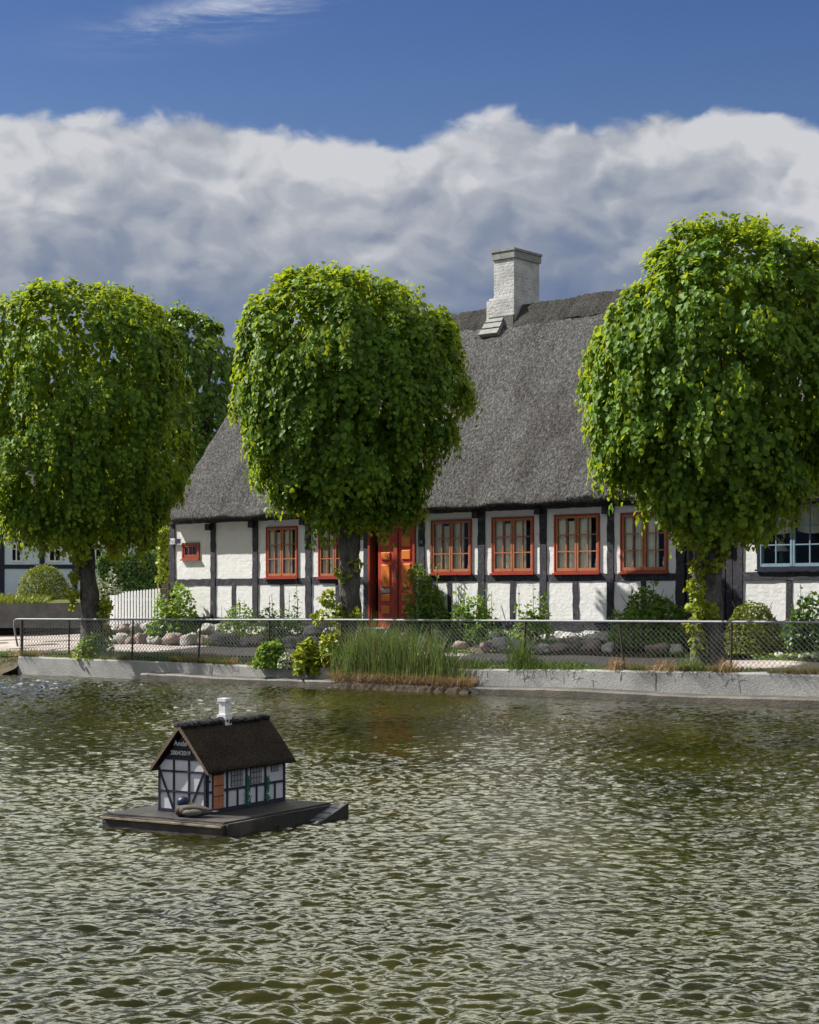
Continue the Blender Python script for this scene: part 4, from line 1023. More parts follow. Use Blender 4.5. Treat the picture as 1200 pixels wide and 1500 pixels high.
ref = [(240, 'under the picket fence'), (400, 'below the blank wall panels'), (480, 'left of the middle tree'), (700, 'behind the tall reeds'), (905, 'below the middle cottage windows'), (1010, 'under the big round shrub'), (2000, 'near the right tree')]
cnts = {}
for i, (x, y, a, h, k) in enumerate(low):
    r_ = next(r for lim, r in ref if x < lim); cnts[r_] = cnts.get(r_, 0) + 1
    boulder(x, y, a, h, -1.55, k, i + 3, f'{STONES[k][0]} boulder {r_}, {ordn[cnts[r_] - 1]} from left in front row')
up = [(183, 919, 16, 13, 0), (200, 921, 15, 14, 1), (214, 917, 14, 13, 3), (228, 922, 12, 12, 0), (306, 922, 26, 16, 1), (326, 920, 18, 14, 3), (404, 925, 16, 12, 1), (458, 922, 22, 14, 3), (640, 930, 18, 12, 1), (724, 932, 18, 12, 2), (816, 938, 20, 10, 3), (840, 938, 22, 10, 0), (868, 935, 24, 12, 3), (886, 933, 18, 12, 3), (1128, 942, 24, 16, 2)]
cnts = {}
for i, (x, y, a, h, k) in enumerate(up):
    r_ = next(r for lim, r in ref if x < lim); cnts[r_] = cnts.get(r_, 0) + 1
    boulder(x, y, a, h, -.75, k, i + 60, f'{STONES[k][0]} boulder {r_}, {ordn[cnts[r_] - 1]} from left in upper row')

# ------------------------------------------------------------------ garden plants before the cottage
def garden_bush(name, label, x, ytop, ybot, wpx, d, n, size, mat, seed, cat='shrub', stems=(), lump=.2, gap=-.45, group=None):
    t = T(x, d); X_, Y_ = W2(t, d); s = F / Y_; z0 = max(float(ground_z(t, d)) - .02, wz(ybot, Y_)); z1 = wz(ytop, Y_); r = wpx * 1.1 / 2 / s
    loc = (X_, Y_, z0); root = thing(name, loc, label, cat, group, 'world')
    H = z1 - z0
    bush_mesh('foliage', (X_, Y_, z0 + H * .06), (r, r * .8, H * .92), int(n * 1.5), size, mat, seed, root, loc, lump, gap=gap)
    rn = random.Random(seed); mb = MB()
    for k in range(9):
        a = rn.uniform(0, 6.28); e = (X_ + math.cos(a) * r * .7, Y_ + math.sin(a) * r * .5, z0 + H * rn.uniform(.6, .9)); mb.tube([(X_ + math.cos(a) * .05, Y_, z0 - .02), ((X_ + e[0]) / 2, (Y_ + e[1]) / 2, z0 + H * .5), e], [.012, .009, .005], 5)
    P = []; 
    for (sx_, st, nl) in stems:      # upright flowering stems with leaves
        xx = (sx_ - 600) / s; ty = wz(st, Y_); q0 = Vector((xx + rn.uniform(-.05, .05), Y_ + .0, z0)); q1 = Vector((xx, Y_ - .02, ty)); mb.tube([q0, (q0 + q1) / 2 + Vector((.02, 0, 0)), q1], [.010, .008, .004], 5)
        for k in range(nl):
            u_ = k / nl; q = q0.lerp(q1, .2 + .8 * u_); P.append((np.array(q), .02 + .10 * (1 - u_)))
    build('stem', mb, 'green_stem', root, loc)
    if P: sprays('stem_leaves', P, len(P) * 5, size * .9, mat, root, loc, seed + 7, up=.8)
    return root
M['green_stem'] = mottled('green_stem', (.06, .10, .03), (.12, .16, .06), 14, .8)
G = garden_bush
G('leafy_shrub', 'bright green large leaved shrub against the cottage corner right of picket fence', 256, 853, 936, 66, -.55, 750, .105, 'shrub_leaf', 81, stems=((262, 852, 6), (276, 856, 6)))
G('low_shrub', 'low spreading shrub with thin shoots under the blank wall panels', 352, 886, 935, 60, -.6, 650, .06, 'shrub_leaf', 82, stems=((350, 876, 8), (358, 878, 8), (325, 888, 6)))
G('low_shrub', 'low grey green shrub with tall hollyhock stem below the left red window', 412, 888, 935, 84, -.6, 800, .065, 'deep_leaf', 83, stems=((395, 872, 10), (434, 850, 16), (424, 866, 9), (398, 870, 8)))
G('flowering_bush', 'pale leaved low plant left of the middle tree trunk', 465, 908, 935, 40, -.6, 320, .05, 'pale_leaf', 84)
G('rose_bush', 'tall climbing rose bush covering the right side of the red door', 624, 824, 945, 62, -.35, 1500, .075, 'shrub_leaf', 85, stems=((630, 800, 10), (618, 812, 8), (640, 818, 8)), gap=-.7)
G('leafy_shrub', 'loose leafy shrub below the window right of the door', 697, 858, 945, 66, -.4, 900, .075, 'shrub_leaf', 86, stems=((672, 852, 8), (710, 856, 8), (668, 846, 8), (720, 866, 7)), gap=-.2)
G('hollyhock', 'tall sparse hollyhock stems before the post between middle windows', 782, 890, 942, 44, -.5, 260, .08, 'shrub_leaf', 87, 'plant', stems=((760, 858, 14), (781, 855, 16), (789, 866, 12), (798, 858, 16), (772, 880, 8), (803, 884, 8)), gap=-.3)
G('round_shrub', 'big rounded dark green shrub under the rightmost red window', 949, 852, 956, 106, -.75, 2300, .075, 'shrub_leaf', 88, stems=((956, 840, 14), (925, 862, 8), (985, 870, 8)), gap=-.8)
G('box_hedge', 'small leaved clipped hedge right of the right tree trunk', 1104, 868, 962, 88, -1.2, 3200, .045, 'topiary', 89, 'hedge', lump=.05, gap=-3)
G('fern_plant', 'leafy plant with arching stems at the right edge before blue windows', 1183, 862, 962, 72, -1.0, 900, .08, 'deep_leaf', 90, 'plant', stems=((1172, 855, 10), (1190, 866, 10), (1160, 880, 8)), gap=-.3)
G('leafy_shrub', 'dark green undergrowth behind the right tree trunk', 1012, 905, 962, 60, -1.2, 900, .08, 'deep_leaf', 91)
G('leafy_shrub', 'dark green undergrowth beneath the loose shrub right of the door', 716, 912, 940, 60, -.7, 500, .06, 'deep_leaf', 92)
G('leafy_shrub', 'small green plant at the foot of the red door', 590, 898, 940, 40, -.5, 300, .06, 'deep_leaf', 93)

# low leafy cover spreading among the stones
rg_ = np.random.default_rng(404); n = 30000; t = rg_.uniform(T(160, -1), T(1200, -1) + 1, n); d = rg_.uniform(-1.75, -.15, n); q3 = np.stack([t, d, 0 * t], -1)
keep = sines(q3, 2.1, 51) + .6 * sines(q3, 6, 52) > .12; t, d, q3 = t[keep], d[keep], q3[keep]; n = len(t)
z = np.array([float(ground_z(a, b)) for a, b in zip(t, d)]) + rg_.random(n) * (.13 + .10 * sines(q3, 3, 53)).clip(.03)
v, f = leaves(to_world(t, d, z), rg_.normal(0, 1, (n, 3)) * np.array([1, 1, .3]), rg_.normal(0, .5, (n, 3)) + np.array([0, -.3, 1]), rg_.uniform(.025, .065, n))
tagit(npmesh('ground_cover', v, f, 'shrub_leaf', None, (*W2(-6, -1), .6)), 'low leafy ground cover between the boulders before the cottage', 'ground cover', None, 'stuff')
# ------------------------------------------------------------------ growth on the pond wall
def wall_bush(name, label, x, ytop, ybot, wpx, off, n, size, mat, seed, cat='plant', gap=-.5, lump=.2):
    t = TW(x, off); d = dw(t) + off; X_, Y_ = W2(t, d); s = F / Y_; z0, z1 = wz(ybot, Y_), wz(ytop, Y_); r = wpx / 2 / s
    loc = (X_, Y_, z0); root = thing(name, loc, label, cat, None, 'world')
    bush_mesh('foliage', (X_, Y_, z0 + .05), (r, r * .7, (z1 - z0) * .93), n, size, mat, seed, root, loc, lump, gap=gap)
    mb = MB(); rn = random.Random(seed)
    for k in range(7): a = rn.uniform(0, 6.28); mb.tube([(X_, Y_, z0), (X_ + math.cos(a) * r * .7, Y_ + math.sin(a) * r * .4, z0 + (z1 - z0) * .7)], [.009, .004], 5)
    build('stem', mb, 'green_stem', root, loc)
wall_bush('ivy_bush', 'dense dark green bush spilling over the pond wall through the fence', 398, 926, 980, 52, .02, 1300, .07, 'shrub_leaf', 101, gap=-.9)
wall_bush('white_flowering_weed', 'low plant dotted with pale flowers on the wall top beside the dense bush', 424, 958, 981, 40, -.02, 420, .045, 'pale_leaf', 102)
wall_bush('large_leaf_plant', 'bright yellow green large leaved plant hanging over the pond wall', 452, 932, 988, 50, -.03, 420, .13, 'yellow_leaf', 103, gap=-.4)
wall_bush('large_leaf_plant', 'yellowish leafy sprouts between the large leaved plant and the reeds', 486, 925, 975, 44, .1, 330, .10, 'yellow_leaf', 104, gap=-.2)
wall_bush('trunk_weeds', 'mixed weeds around the base of the left tree, some dried brown', 140, 925, 968, 62, .35, 700, .07, 'shrub_leaf', 105, gap=-.3)

def blade_obj(name, t, d, z, H, lean, width, mat, seed, label=None, cat=None, kind=None, parent=None, group=None, loc=None, ang=None):
    rn = np.random.default_rng(seed); P = to_world(t, d, z)
    v, f = blades(P, H, lean, width, rn, .6, ang)
    if loc is None: loc = tuple(P.mean(0)[:2]) + (float(np.min(P[:, 2])),)
    o = npmesh(name, v, f, mat, parent, loc); return tagit(o, label, cat, group, kind)
rn = np.random.default_rng(9)
# turf strip between wall and pavement
n = 26000; t = rn.uniform(-14.2, 9, n); off = .06 + .95 * rn.random(n) ** 1.4; d = np.array([dw(a) for a in t]) + off
dn = sines(np.stack([t, d, 0 * t], -1), 1.3, 5); keep = dn + .5 * sines(np.stack([t, d, 0 * t], -1), 4, 6) > -.75; t, d, off, dn = t[keep], d[keep], off[keep], dn[keep]
zz = np.array([zw(a) for a in t]) - .01 + np.clip((off - .28) * .03, -.005, .03)
zz = np.maximum(zz, np.where(off > .3, [float(ground_z(a, b)) for a, b in zip(t, d)], 0))
H = rn.uniform(.04, .12, len(t)) * (1 + .5 * dn); dryf = sines(np.stack([t, d, 0 * t], -1), 1.6, 15) > .35
g = ~dryf
blade_obj('grass_strip', t[g], d[g], zz[g], H[g], rn.uniform(.2, .9, g.sum()), np.full(g.sum(), .007), 'grass', 41, 'short green grass growing along the top of the pond wall', 'grass', 'stuff')
blade_obj('dry_grass_strip', t[dryf], d[dryf], zz[dryf], H[dryf], rn.uniform(.3, 1.1, dryf.sum()), np.full(dryf.sum(), .006), 'dry', 42, 'dried brown grass along the top of the pond wall', 'grass', 'stuff')
# fringe leaning out over the wall
n = 9000; t = rn.uniform(-13.5, 9, n); q3 = np.stack([t, 0 * t, 0 * t], -1); keep = sines(q3, 2.2, 31) + .5 * sines(q3, 7, 32) > .1; t = t[keep]; n = len(t); d = np.array([dw(a) for a in t]) + rn.uniform(.02, .14, n)
H = rn.uniform(.06, .24, n) * (1 + .4 * sines(np.stack([t, 0 * t, 0 * t], -1), 3, 33)); out_ = math.atan2(-V[1], -V[0]) + rn.normal(0, .7, n); zf = np.array([zw(a) for a in t]) - .005
g = rn.random(n) < .5
blade_obj('overhanging_grass', t[g], d[g], zf[g], H[g], rn.uniform(.6, 1.5, g.sum()), np.full(g.sum(), .008), 'grass', 48, 'green grass blades leaning out over the face of the pond wall', 'grass', 'stuff', ang=out_[g])
g = ~g; blade_obj('overhanging_dry_grass', t[g], d[g], zf[g], H[g], rn.uniform(.6, 1.7, g.sum()), np.full(g.sum(), .007), 'dry', 49, 'dried brown blades leaning out over the face of the pond wall', 'grass', 'stuff', ang=out_[g])
# ground beneath the strip
gs = MB(); tt = np.arange(-14.3, 12, .3); vs = []
for a in tt:
    for k, o in enumerate((.27, .5, .8, 1.05)): vs.append((a, dw(a) + o + (.02 * math.sin(a * 3) if k == 3 else 0), max(zw(a) - .002, float(ground_z(a, dw(a) + o)) + .011)))
tagit(build('grass_verge', gs.add(vs, [(i * 4 + k, i * 4 + 4 + k, i * 4 + 5 + k, i * 4 + 1 + k) for i in range(len(tt) - 1) for k in range(3)]), 'turf'), kind='structure')
# tall reeds
def reeds():
    n = 3200; x = np.concatenate([rn.normal(560, 42, n // 2), rn.uniform(488, 690, n - n // 2)]); x = np.clip(x, 486, 694); x = x[(x < 655) | (rn.random(n) < .6)]; n = len(x)
    off = -.28 + .42 * rn.random(n); t = np.array([TW(a, b) for a, b in zip(x, off)]); d = np.array([dw(a) for a in t]) + off
    z = np.where(off > 0, .42, .12 + .15 * rn.random(n))
    # 78 px per metre: tips reach the top rail
    env = np.interp(x, [486, 500, 530, 570, 640, 665, 694], [.55, .85, 1.12, 1.02, 1.0, .75, .32]) - np.where(off > 0, .22, 0)
    H = env * rn.uniform(.35, 1.06, n) * (1 + .16 * np.sin(x * .21) + .10 * np.sin(x * .53 + 1))
    root = thing('tall_reeds', (*W2(t.mean(), d.mean()), .1), 'tall clump of green reed grass growing at the water edge over the pond wall', 'reeds', None, 'world'); loc = root.location[:]
    k = rn.random(n) < .86
    blade_obj('green_blades', t[k], d[k], z[k], H[k], rn.uniform(.05, .38, k.sum()), rn.uniform(.008, .015, k.sum()), 'reed', 43, parent=root, loc=loc)
    k = ~k; blade_obj('straw_blades', t[k], d[k], z[k], H[k], rn.uniform(.1, .6, k.sum()), rn.uniform(.005, .009, k.sum()), 'dry', 44, parent=root, loc=loc)
    n = 3200; x = rn.uniform(484, 694, n); off = -.34 + .2 * rn.random(n); t = np.array([TW(a, b) for a, b in zip(x, off)]); d = np.array([dw(a) for a in t]) + off
    blade_obj('dry_thatch', t, d, np.full(n, .10) + .07 * rn.random(n), rn.uniform(.08, .30, n), rn.uniform(.6, 1.6, n), np.full(n, .006), 'dry', 45, parent=root, loc=loc)
    mb = MB(); t0, t1 = TW(484, -.3), TW(694, -.3); vs = []; tt = np.arange(t0, t1, .08)
    for a in tt:
        e = min(1, (a - t0) / .3, (t1 - a) / .3)
        for o, z_ in ((-.42, -.06), (-.36, .08), (-.22, .18), (-.02, .24)): vs.append((a, dw(a) + o + random.uniform(-.02, .02), z_ * (.4 + .6 * e) + random.uniform(-.02, .02)))
    tb = site_of(loc[0], loc[1])
    b_ = build('root_mat', mb.add(vs, [(i * 4 + k, i * 4 + 4 + k, i * 4 + 5 + k, i * 4 + 1 + k) for i in range(len(tt) - 1) for k in range(3)]), 'straw_dry')
    b_.parent = root; b_.matrix_parent_inverse = Matrix.Translation(-Vector(loc))
reeds()
def tuft(x, ytop, n, w_m, mat, seed, label, off=.12, lean=(.1, .8)):
    r2 = np.random.default_rng(seed); t0 = TW(x, off); t = r2.normal(t0, w_m / 2.4, n); d = np.array([dw(a) for a in t]) + off + r2.normal(0, .07, n)
    D = P0[1] + t0 * U[1] + (dw(t0) + off) * V[1]; h = wz(ytop, D) - zw(t0)
    H = h * np.exp(-((t - t0) / (w_m * .8)) ** 2) * r2.uniform(.4, 1.05, n)
    blade_obj('grass_tuft', t, d, zw(t0) - .02, np.maximum(H, .03), r2.uniform(*lean, n), np.full(n, .009), mat, seed, label, 'grass')
tuft(764, 915, 420, .34, 'grass', 120, 'tall green grass tuft wrapped round the fence post in front of the hollyhocks')
tuft(790, 955, 260, .5, 'grass', 121, 'short spreading grass tuft right of the tall tuft on the pond wall')
tuft(905, 952, 300, .32, 'dry', 122, 'dry rusty grass tuft at the fence post left of the big round shrub')
tuft(1064, 955, 220, .3, 'dry', 123, 'dry rusty grass tuft at the fence post beside right tree trunk')
tuft(342, 955, 90, .22, 'dry', 124, 'small dry brown tuft on wall top left of the dense bush')
tuft(122, 938, 300, .7, 'dry', 125, 'dried brown weeds at the foot of the left tree', .2)
tuft(835, 958, 260, .5, 'grass', 126, 'low grass tuft on pond wall below the middle cottage windows')
tuft(975, 958, 300, .5, 'dry', 127, 'dry grass clump on pond wall in front of the big round shrub')
tuft(705, 955, 260, .4, 'grass', 128, 'grass tuft just right of the tall reeds')
tuft(1010, 950, 260, .45, 'grass', 129, 'green grass tuft left of the right tree trunk base')
# grass on the left bank and lawn
r3 = np.random.default_rng(77); n = 3500; t = r3.uniform(-24, TW(30), n); d = np.array([dw(max(a, -14)) for a in t]) + r3.uniform(-.15, .75, n)
zz = np.interp(d - np.array([dw(max(a, -14)) for a in t]), [-.45, -.1, .35, .85], [.03, .14, .40, .44])
blade_obj('bank_grass', t, d, zz, r3.uniform(.05, .14, n), r3.uniform(.2, .9, n), np.full(n, .009), 'grass', 46, 'rough grass on the muddy bank left of the pond wall', 'grass', 'stuff')
n = 6000; X = r3.uniform(wx(-150, Yw), wx(62, Yw), n); Yq = Yw + .2 + r3.random(n) * 1.6; q = np.stack([X, Yq, 1.5 + .10 * (Yq - Yw - .2)], -1)
v, f = blades(q, r3.uniform(.06, .26, n), r3.uniform(.1, .7, n), np.full(n, .018), r3)
tagit(npmesh('lawn_grass', v, f, 'topiary', None, (wx(0, Yw), Yw, 1.5)), 'sunlit yellow green grass on top of the low dark garden wall', 'grass', None, 'stuff')

# ------------------------------------------------------------------ floating duck house
def duck_house():
    E1 = Vector((.86, -.505, 0)).normalized(); E2 = Vector((-E1.y, E1.x, 0)); A = Vector((-1.817, 12.38, 0))
    k_ = 1.008; Fm = Matrix(((E1.x * k_, E2.x * k_, 0, A.x * k_), (E1.y * k_, E2.y * k_, 0, A.y * k_), (0, 0, k_, CAMZ * (1 - k_)), (0, 0, 0, 1)))
    root = thing('floating_duck_house', (0, 0, 0), 'miniature half timbered duck house with brown thatch on a raft in the pond', 'duck house', None, Fm)
    def B(nm, mb, mt, par=root, **k): return build(nm, mb, mt, par, (0, 0, 0), **k)
    # picture column -> y along the long side (x = W) / x along the gable (y = 0)
    W, L, z0 = .43, .975, .118
    def sy(px):
        k = (px - 600) / F; p_ = A + E1 * W; return (k * p_.y - p_.x) / (E2.x - k * E2.y)
    def gxx(px):
        k = (px - 600) / F; return (k * A.y - A.x) / (E1.x - k * E1.y)
    def sz(y, yy): p_ = A + E1 * W + E2 * yy; return CAMZ + (HOR - y) * p_.y / F
    def gz(y, xx): p_ = A + E1 * xx; return CAMZ + (HOR - y) * p_.y / F
    # raft
    rx0, rx1, ry0, ry1 = -.25, .80, -.29, 1.05
    deck = MB(); npl = 9
    for k in range(npl):
        a = rx0 + (rx1 - rx0) * k / npl; deck.box(a + .002, a + (rx1 - rx0) / npl - .002, ry0 + .002, ry1 - .002, .092 + .001 * (k % 2), .117)
    B('raft_deck', deck, 'wood_dk')
    rim = MB().wobble((rx0 - .01, ry0 - .012, .05), (rx1 + .01, ry0 - .012, .05), .105, .03, .003, .1)
    rim.box(rx1 + .0, rx1 + .03, ry0, ry1, -.06, .105).box(rx0 - .03, rx0, ry0, ry1, -.06, .105).box(rx0, rx1, ry1, ry1 + .03, -.06, .105)
    B('raft_rim', rim, 'wood_dk')
    B('raft_edge_strip', MB().wobble((rx0, ry0 - .034, .088), (rx1, ry0 - .034, .088), .014, .014, .002, .08), 'old_timber')
    B('raft_float', MB().box(rx0 + .04, rx1 - .04, ry0 + .04, ry1 - .04, -.12, .09), 'dark_conc')
    ramp = MB(); ya, yb = 1.05, .56
    for k in range(5):
        u0, u1 = k / 5, (k + .82) / 5; y0_, y1_ = ya + (yb - ya) * u0, ya + (yb - ya) * u1; z_0, z_1 = .115 - .135 * u0, .115 - .135 * u1
        x0_, x1_ = rx1 + .034, rx1 + .135
        ramp.add([(x0_, y0_, z_0), (x1_, y0_, z_0), (x1_, y1_, z_1), (x0_, y1_, z_1), (x0_, y0_, z_0 - .012), (x1_, y0_, z_0 - .012), (x1_, y1_, z_1 - .012), (x0_, y1_, z_1 - .012)],
                 [(0, 1, 2, 3), (7, 6, 5, 4), (0, 4, 5, 1), (1, 5, 6, 2), (2, 6, 7, 3), (3, 7, 4, 0)])
    rp = B('ramp', ramp, 'slate_dark')
    B('ramp_side', MB().add([(rx1 + .137, 1.06, .125), (rx1 + .155, 1.06, .125), (rx1 + .155, .54, -.02), (rx1 + .137, .54, -.02), (rx1 + .137, 1.06, .03), (rx1 + .155, 1.06, -.08), (rx1 + .155, .54, -.08), (rx1 + .137, .54, -.08)],
                            [(0, 1, 2, 3), (7, 6, 5, 4), (0, 4, 5, 1), (1, 5, 6, 2), (2, 6, 7, 3), (3, 7, 4, 0)]), 'wood_dk', rp)
    # walls
    ze = gz(1127, W) - .005; zr = .735; ws = MB()
    ws.box(0, W, 0, L, z0, ze); B('wall', ws, 'mini_white')
    hw = W / 2; slope_ = (zr - ze) / (hw + .062)
    zg = ze + (hw) * slope_
    B('gable', MB().add([(0, .0, ze), (W, .0, ze), (hw, .0, zg), (0, L, ze), (W, L, ze), (hw, L, zg)], [(0, 1, 2), (5, 4, 3), (0, 2, 5, 3), (1, 4, 5, 2)]), 'mini_white')
    # dark sign triangle
    zs = gz(1111, .1); xs_ = (zs - ze) / slope_
    B('gable_sign', MB().add([(xs_ - .0, -.006, zs), (W - xs_, -.006, zs), (hw, -.006, zg), (xs_, .001, zs), (W - xs_, .001, zs), (hw, .001, zg)], [(0, 1, 2), (0, 3, 4, 1), (1, 4, 5, 2), (2, 5, 3, 0)]), 'sign_dark')
    text('sign_lettering', 'Andø', .054, (hw - .012, -.0085, gz(1092.5, hw)), 'letter', root)
    text('sign_lettering', '2004/2019', .044, (hw - .012, -.0085, gz(1106, hw)), 'letter', root, sx=.95)
    # gable timbers
    px = lambda z: 200 + z / 5; py = lambda z: 1010 + z / 5
    def bar(a, b_, wd): return MB().wobble((a[0], -.002, a[1]), (b_[0], -.002, b_[1]), wd, .012, .0006, .05)
    gt = []
    x1_, x2_ = gxx(px(277)), gxx(px(388)); zm1, zm2 = gz(py(600), .2), gz(py(748), .2)
    for x in (x1_, x2_): gt.append(((x, z0), (x, zs + .002), .014))
    gt += [((0, zm1), (W, zm1), .013), ((0, zm2), (W, zm2), .013), ((0, z0 + .012), (W, z0 + .012), .022), ((.0, zs), (W, zs), .012),
           ((.007, z0), (.007, ze), .014), ((W - .009, z0), (W - .009, ze + .02), .018), ((.012, zm1), (x1_ - .004, z0 + .02), .011), ((W - .02, zm1), (x2_ + .006, z0 + .02), .011)]
    for i, (a, b_, wd) in enumerate(gt):
        mb = bar(a, b_, wd); mb.v = [(x, y - .0012 * (i % 5), z) for x, y, z in mb.v]; B('gable_timber', mb, 'tar_blue')
    # long side timbers
    def sbar(y0_, za, y1_, zb, wd, pr=.0):
        mb = MB().wobble((y0_, -.002, za), (y1_, -.002, zb), wd, .012, .0006, .05); mb.v = [(W - y - .0 + pr, x, z) for x, y, z in mb.v]; return mb
    ys = [sy(px(z)) for z in (662, 803, 941)]
    for i, y in enumerate(ys): B('side_timber', sbar(y, z0, y, ze, .017, .0012), 'tar_blue')
    B('side_timber', sbar(.009, z0, .009, ze, .018, .0012), 'tar_blue'); B('side_timber', sbar(L - .01, z0, L - .01, ze, .02, .0012), 'tar_blue')
    zr_ = .118 + (ze - .118) * .485
    B('side_timber', sbar(sy(px(632)), zr_, L, zr_, .018), 'tar_blue'); B('side_timber', sbar(0, zr_, sy(px(553)), zr_, .014), 'tar_blue')
    for zx in (738, 877, 1011): y = sy(px(zx)); B('side_timber', sbar(y, z0, y, zr_, .015, .0006), 'tar_blue')
    B('side_timber', sbar(0, z0 + .014, L, z0 + .014, .028, .0018), 'tar_blue'); B('side_timber', sbar(0, ze - .006, L, ze - .006, .014, .0018), 'tar_blue')
    # door and windows
    ya, yb = sy(px(553)), sy(px(632)); zt = sz(py(625), ya); zb = z0 + .022
    dr = B('door', MB().box(W, W + .010, ya, yb, zb, zt + .006), 'tar')
    cw = (yb - ya - .012) / 2
    for i in range(2):
        for (f0, f1) in ((.03, .36), (.39, .66), (.69, .97)):
            a = ya + .004 + i * (cw + .004); B('door_panel', MB().box(W + .010, W + .014, a, a + cw, zb + (zt - zb) * f0, zb + (zt - zb) * f1), 'orange', dr)
    B('transom', MB().box(W, W + .009, ya, yb, zt + .008, zt + .024), 'old_timber', dr)
    for (a, b_, c_, e, rows, cols) in ((690, 777, 712, 593, 3, 4), (832, 915, 690, 570, 3, 4), (985, 1040, 602, 548, 1, 3)):
        ya, yb = sy(px(a)), sy(px(b_)); z_0, z_1 = sz(py(c_), ya), sz(py(e), ya)
        wn = B('window', MB().box(W, W + .006, ya, yb, z_0, z_1), 'tar'); mb = MB()
        cw = (yb - ya) / cols; rh = (z_1 - z_0) / rows
        for i in range(cols):
            for j in range(rows): mb.box(W + .006, W + .0075, ya + i * cw + .003, ya + (i + 1) * cw - .003, z_0 + j * rh + .003, z_0 + (j + 1) * rh - .003)
        B('pane', mb, 'mini_pane', wn)
    B('number_plate', MB().box(W, W + .005, sy(px(532)), sy(px(540)), sz(py(684), .03), sz(py(668), .03)), 'tar_blue')
    # painted climbers on the wall: thin relief
    r5 = np.random.default_rng(3)
    for a, top in ((807, 640), (950, 650)):
        yc = sy(px(a)); zt_ = sz(py(top), yc); n = 130; u_ = r5.random(n); q = np.stack([np.full(n, W + .013), yc + r5.normal(0, 1, n) * .022 * (1 - .5 * u_), z0 + .01 + u_ * (zt_ - z0)], -1)
        v, f = leaves(q, r5.normal(0, 1, (n, 3)) * np.array([.1, 1, 1]), np.array([[1, 0, 0.]]) + r5.normal(0, .15, (n, 3)), r5.uniform(.010, .020, n)); npmesh('painted_climber', v, f, 'green_paint', root)
    # roof
    ov = .062; yv0, yv1 = -.05, L + .075; th = .045; rn_ = np.random.default_rng(8)
    prof = []
    sl = lambda s: (hw + .02 + ov + hw * 0 - (hw + ov + .02) * s, ze - .045 + .01 + (zr + .02 - ze + .045) * s + .012 * math.sin(math.pi * s))
    outer = [(hw + (hw + ov) * (1 - s), (ze - .015) + (zr + .025 - ze + .015) * s + .010 * math.sin(math.pi * s)) for s in np.linspace(0, 1, 12)]
    outer = outer + [(2 * hw - x, z) for x, z in outer[::-1][1:]]
    inner = [(2 * hw - (hw + (hw + ov - .02) * 1.0), ze - .028), (hw, zr - .02), (hw + (hw + ov - .02), ze - .028)]
    sec = np.array(outer + inner); m = len(sec); nt = 60; yy = np.linspace(yv0, yv1, nt)
    v = np.zeros((nt, m, 3)); v[..., 0] = sec[None, :, 0]; v[..., 2] = sec[None, :, 1]; v[..., 1] = yy[:, None]
    q = v.reshape(-1, 3); nn = .0035 * sines(q, 14, 2) + rn_.normal(0, .0016, len(q)); q[:, 2] += nn
    v = q.reshape(nt, m, 3); v[0, :len(outer), 2] -= .012; v[-1, :len(outer), 2] -= .012
    i = (np.arange(nt - 1)[:, None] * m + np.arange(m)[None]).ravel(); j = (np.arange(nt - 1)[:, None] * m + (np.arange(m)[None] + 1) % m).ravel()
    rf = npmesh('roof', v.reshape(-1, 3), np.stack([i, i + m, j + m, j], -1)[:, ::-1], 'mini_thatch', root, smooth=True)
    no = len(outer)
    for kk in (0, nt - 1):
        mbc = MB()
        vs = [tuple(p_) for p_ in v[kk]]; h_ = no // 2
        mbc.add(vs, [tuple(list(range(0, h_ + 1)) + [no + 1, no + 2]), tuple(list(range(h_, no)) + [no, no + 1])])
        B('verge', mbc, 'old_straw', rf)
    # ridge roll of tufts
    rg = MB()
    for k in range(90):
        y = yv0 + .012 + (yv1 - yv0 - .024) * k / 89; rg.blob((hw + rn_.normal(0, .003), y, zr + .010 + rn_.normal(0, .003)), (.050 + rn_.normal(0, .005), .013, .024 + rn_.normal(0, .003)), 7, 6, .25, k)
    B('ridge_roll', rg, 'mini_ridge', rf)
    # chimney
    yc = .50; zc = zr + .03
    ch = MB().box(hw - .040, hw + .040, yc - .04, yc + .04, zr - .02, zc + .03).box(hw - .028, hw + .028, yc - .028, yc + .028, zc + .03, zc + .125).box(hw - .037, hw + .037, yc - .037, yc + .037, zc + .125, zc + .15)
    B('chimney', ch, 'white', rf)
    return Fm
M['mini_white'] = mottled('mini_white_paint', (.50, .51, .54), (.62, .62, .65), 5, .7, 80, .15, .002)
M['sign_dark'] = mottled('dark_sign_board', (.012, .013, .018), (.025, .026, .034), 20, .6)
M['letter'] = mottled('white_lettering', (.75, .75, .75), (.82, .82, .82), 20, .6)
M['old_timber'] = mottled('weathered_timber_edge', (.20, .16, .10), (.36, .31, .22), 20, .8)
M['old_straw'] = mottled('cut_straw_ends', (.10, .07, .045), (.24, .18, .12), 60, .9, 200, .8, .004)
M['slate_dark'] = mottled('wet_ramp_board', (.07, .07, .09), (.16, .16, .19), 16, .5)
M['mini_pane'] = mottled('painted_panes', (.22, .22, .22), (.34, .34, .33), 10, .4)
M['mini_ridge'] = mottled('dark_ridge_tufts', (.012, .013, .016), (.05, .05, .055), 40, .9, 120, .8, .004)
FM = duck_house()

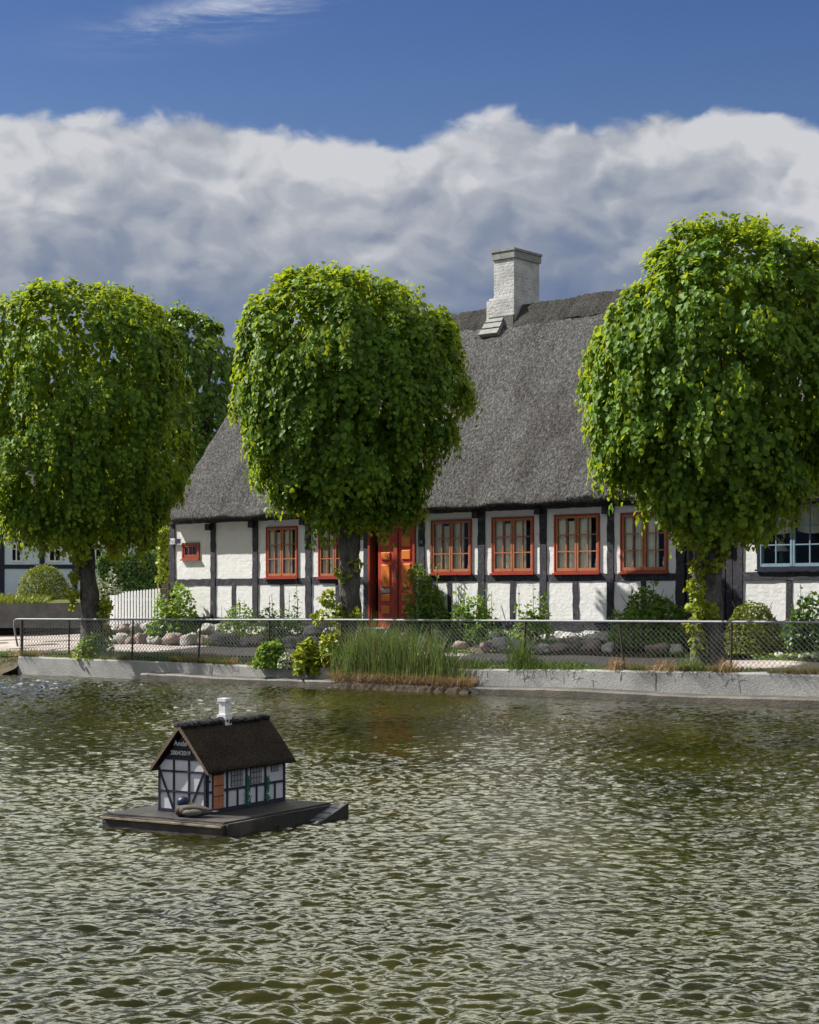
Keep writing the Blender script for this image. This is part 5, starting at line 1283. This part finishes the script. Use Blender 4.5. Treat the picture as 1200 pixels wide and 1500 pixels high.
def duck():
    # sleeping mallard: head tucked back, breast to the left
    base = (.415, -.155, .118); root = thing('sleeping_duck', base, 'sleeping mallard duck with dark head on the raft before the duck house', 'duck', None, FM); root.scale = (.8, .8, .8)
    # duck axis in the raft frame so that breast points left in view
    ang = R(20); ca, sa = math.cos(ang), math.sin(ang)
    def X(mb): mb.v = [(a * ca - b * sa, a * sa + b * ca, c) for a, b, c in mb.v]; return mb
    def hull(rings, seg=18):
        mb = MB(); vs = []; fs = []
        for x, y, z, ry, rz in rings:
            for k in range(seg): a = 2 * math.pi * k / seg; vs.append((x, y + ry * math.cos(a), z + rz * math.sin(a) * (1 if math.sin(a) > 0 else .85)))
        n = len(rings); fs = [(i * seg + k, i * seg + (k + 1) % seg, (i + 1) * seg + (k + 1) % seg, (i + 1) * seg + k) for i in range(n - 1) for k in range(seg)]
        fs += [tuple(range(seg))[::-1], tuple((n - 1) * seg + k for k in range(seg))]; return mb.add(vs, fs)
    body = hull([(-.135, 0, .045, .008, .010), (-.128, 0, .05, .040, .036), (-.105, 0, .052, .062, .054), (-.06, 0, .056, .076, .060), (0, 0, .056, .082, .060), (.07, 0, .052, .075, .054), (.13, 0, .048, .052, .040), (.18, 0, .045, .030, .020), (.215, 0, .045, .016, .007)])
    build('body', X(body), 'duck_body', root, smooth=True)
    build('breast', X(MB().blob((-.098, 0, .052), (.052, .066, .056), 16, 12)), 'duck_breast', root, smooth=True)
    build('flank', X(MB().blob((.02, -.060, .045), (.095, .034, .036), 18, 10, .05, 3)), 'duck_pale', root, smooth=True)
    wing = hull([(-.075, -.035, .078, .010, .012), (-.055, -.045, .080, .030, .026), (0, -.048, .084, .036, .028), (.07, -.040, .078, .032, .022), (.14, -.022, .068, .020, .013), (.20, -.008, .060, .006, .005)], 12)
    build('wing', X(wing), 'duck_body', root, smooth=True)
    wing = hull([(-.075, .035, .078, .010, .012), (-.055, .045, .080, .030, .026), (0, .048, .084, .036, .028), (.07, .040, .078, .032, .022), (.14, .022, .068, .020, .013), (.20, .008, .060, .006, .005)], 12)
    build('wing', X(wing), 'duck_body', root, smooth=True)
    hd = MB().blob((-.078, .006, .128), (.060, .046, .050), 18, 14)
    build('head', X(hd), 'duck_head', root, smooth=True)
    build('bill', X(MB().blob((-.012, .004, .118), (.028, .014, .009), 10, 8)), 'duck_bill', root, smooth=True)
    build('tail', X(hull([(.18, 0, .045, .026, .010), (.22, 0, .050, .022, .006), (.25, 0, .054, .006, .003)], 10)), 'duck_pale', root, smooth=True)
duck()
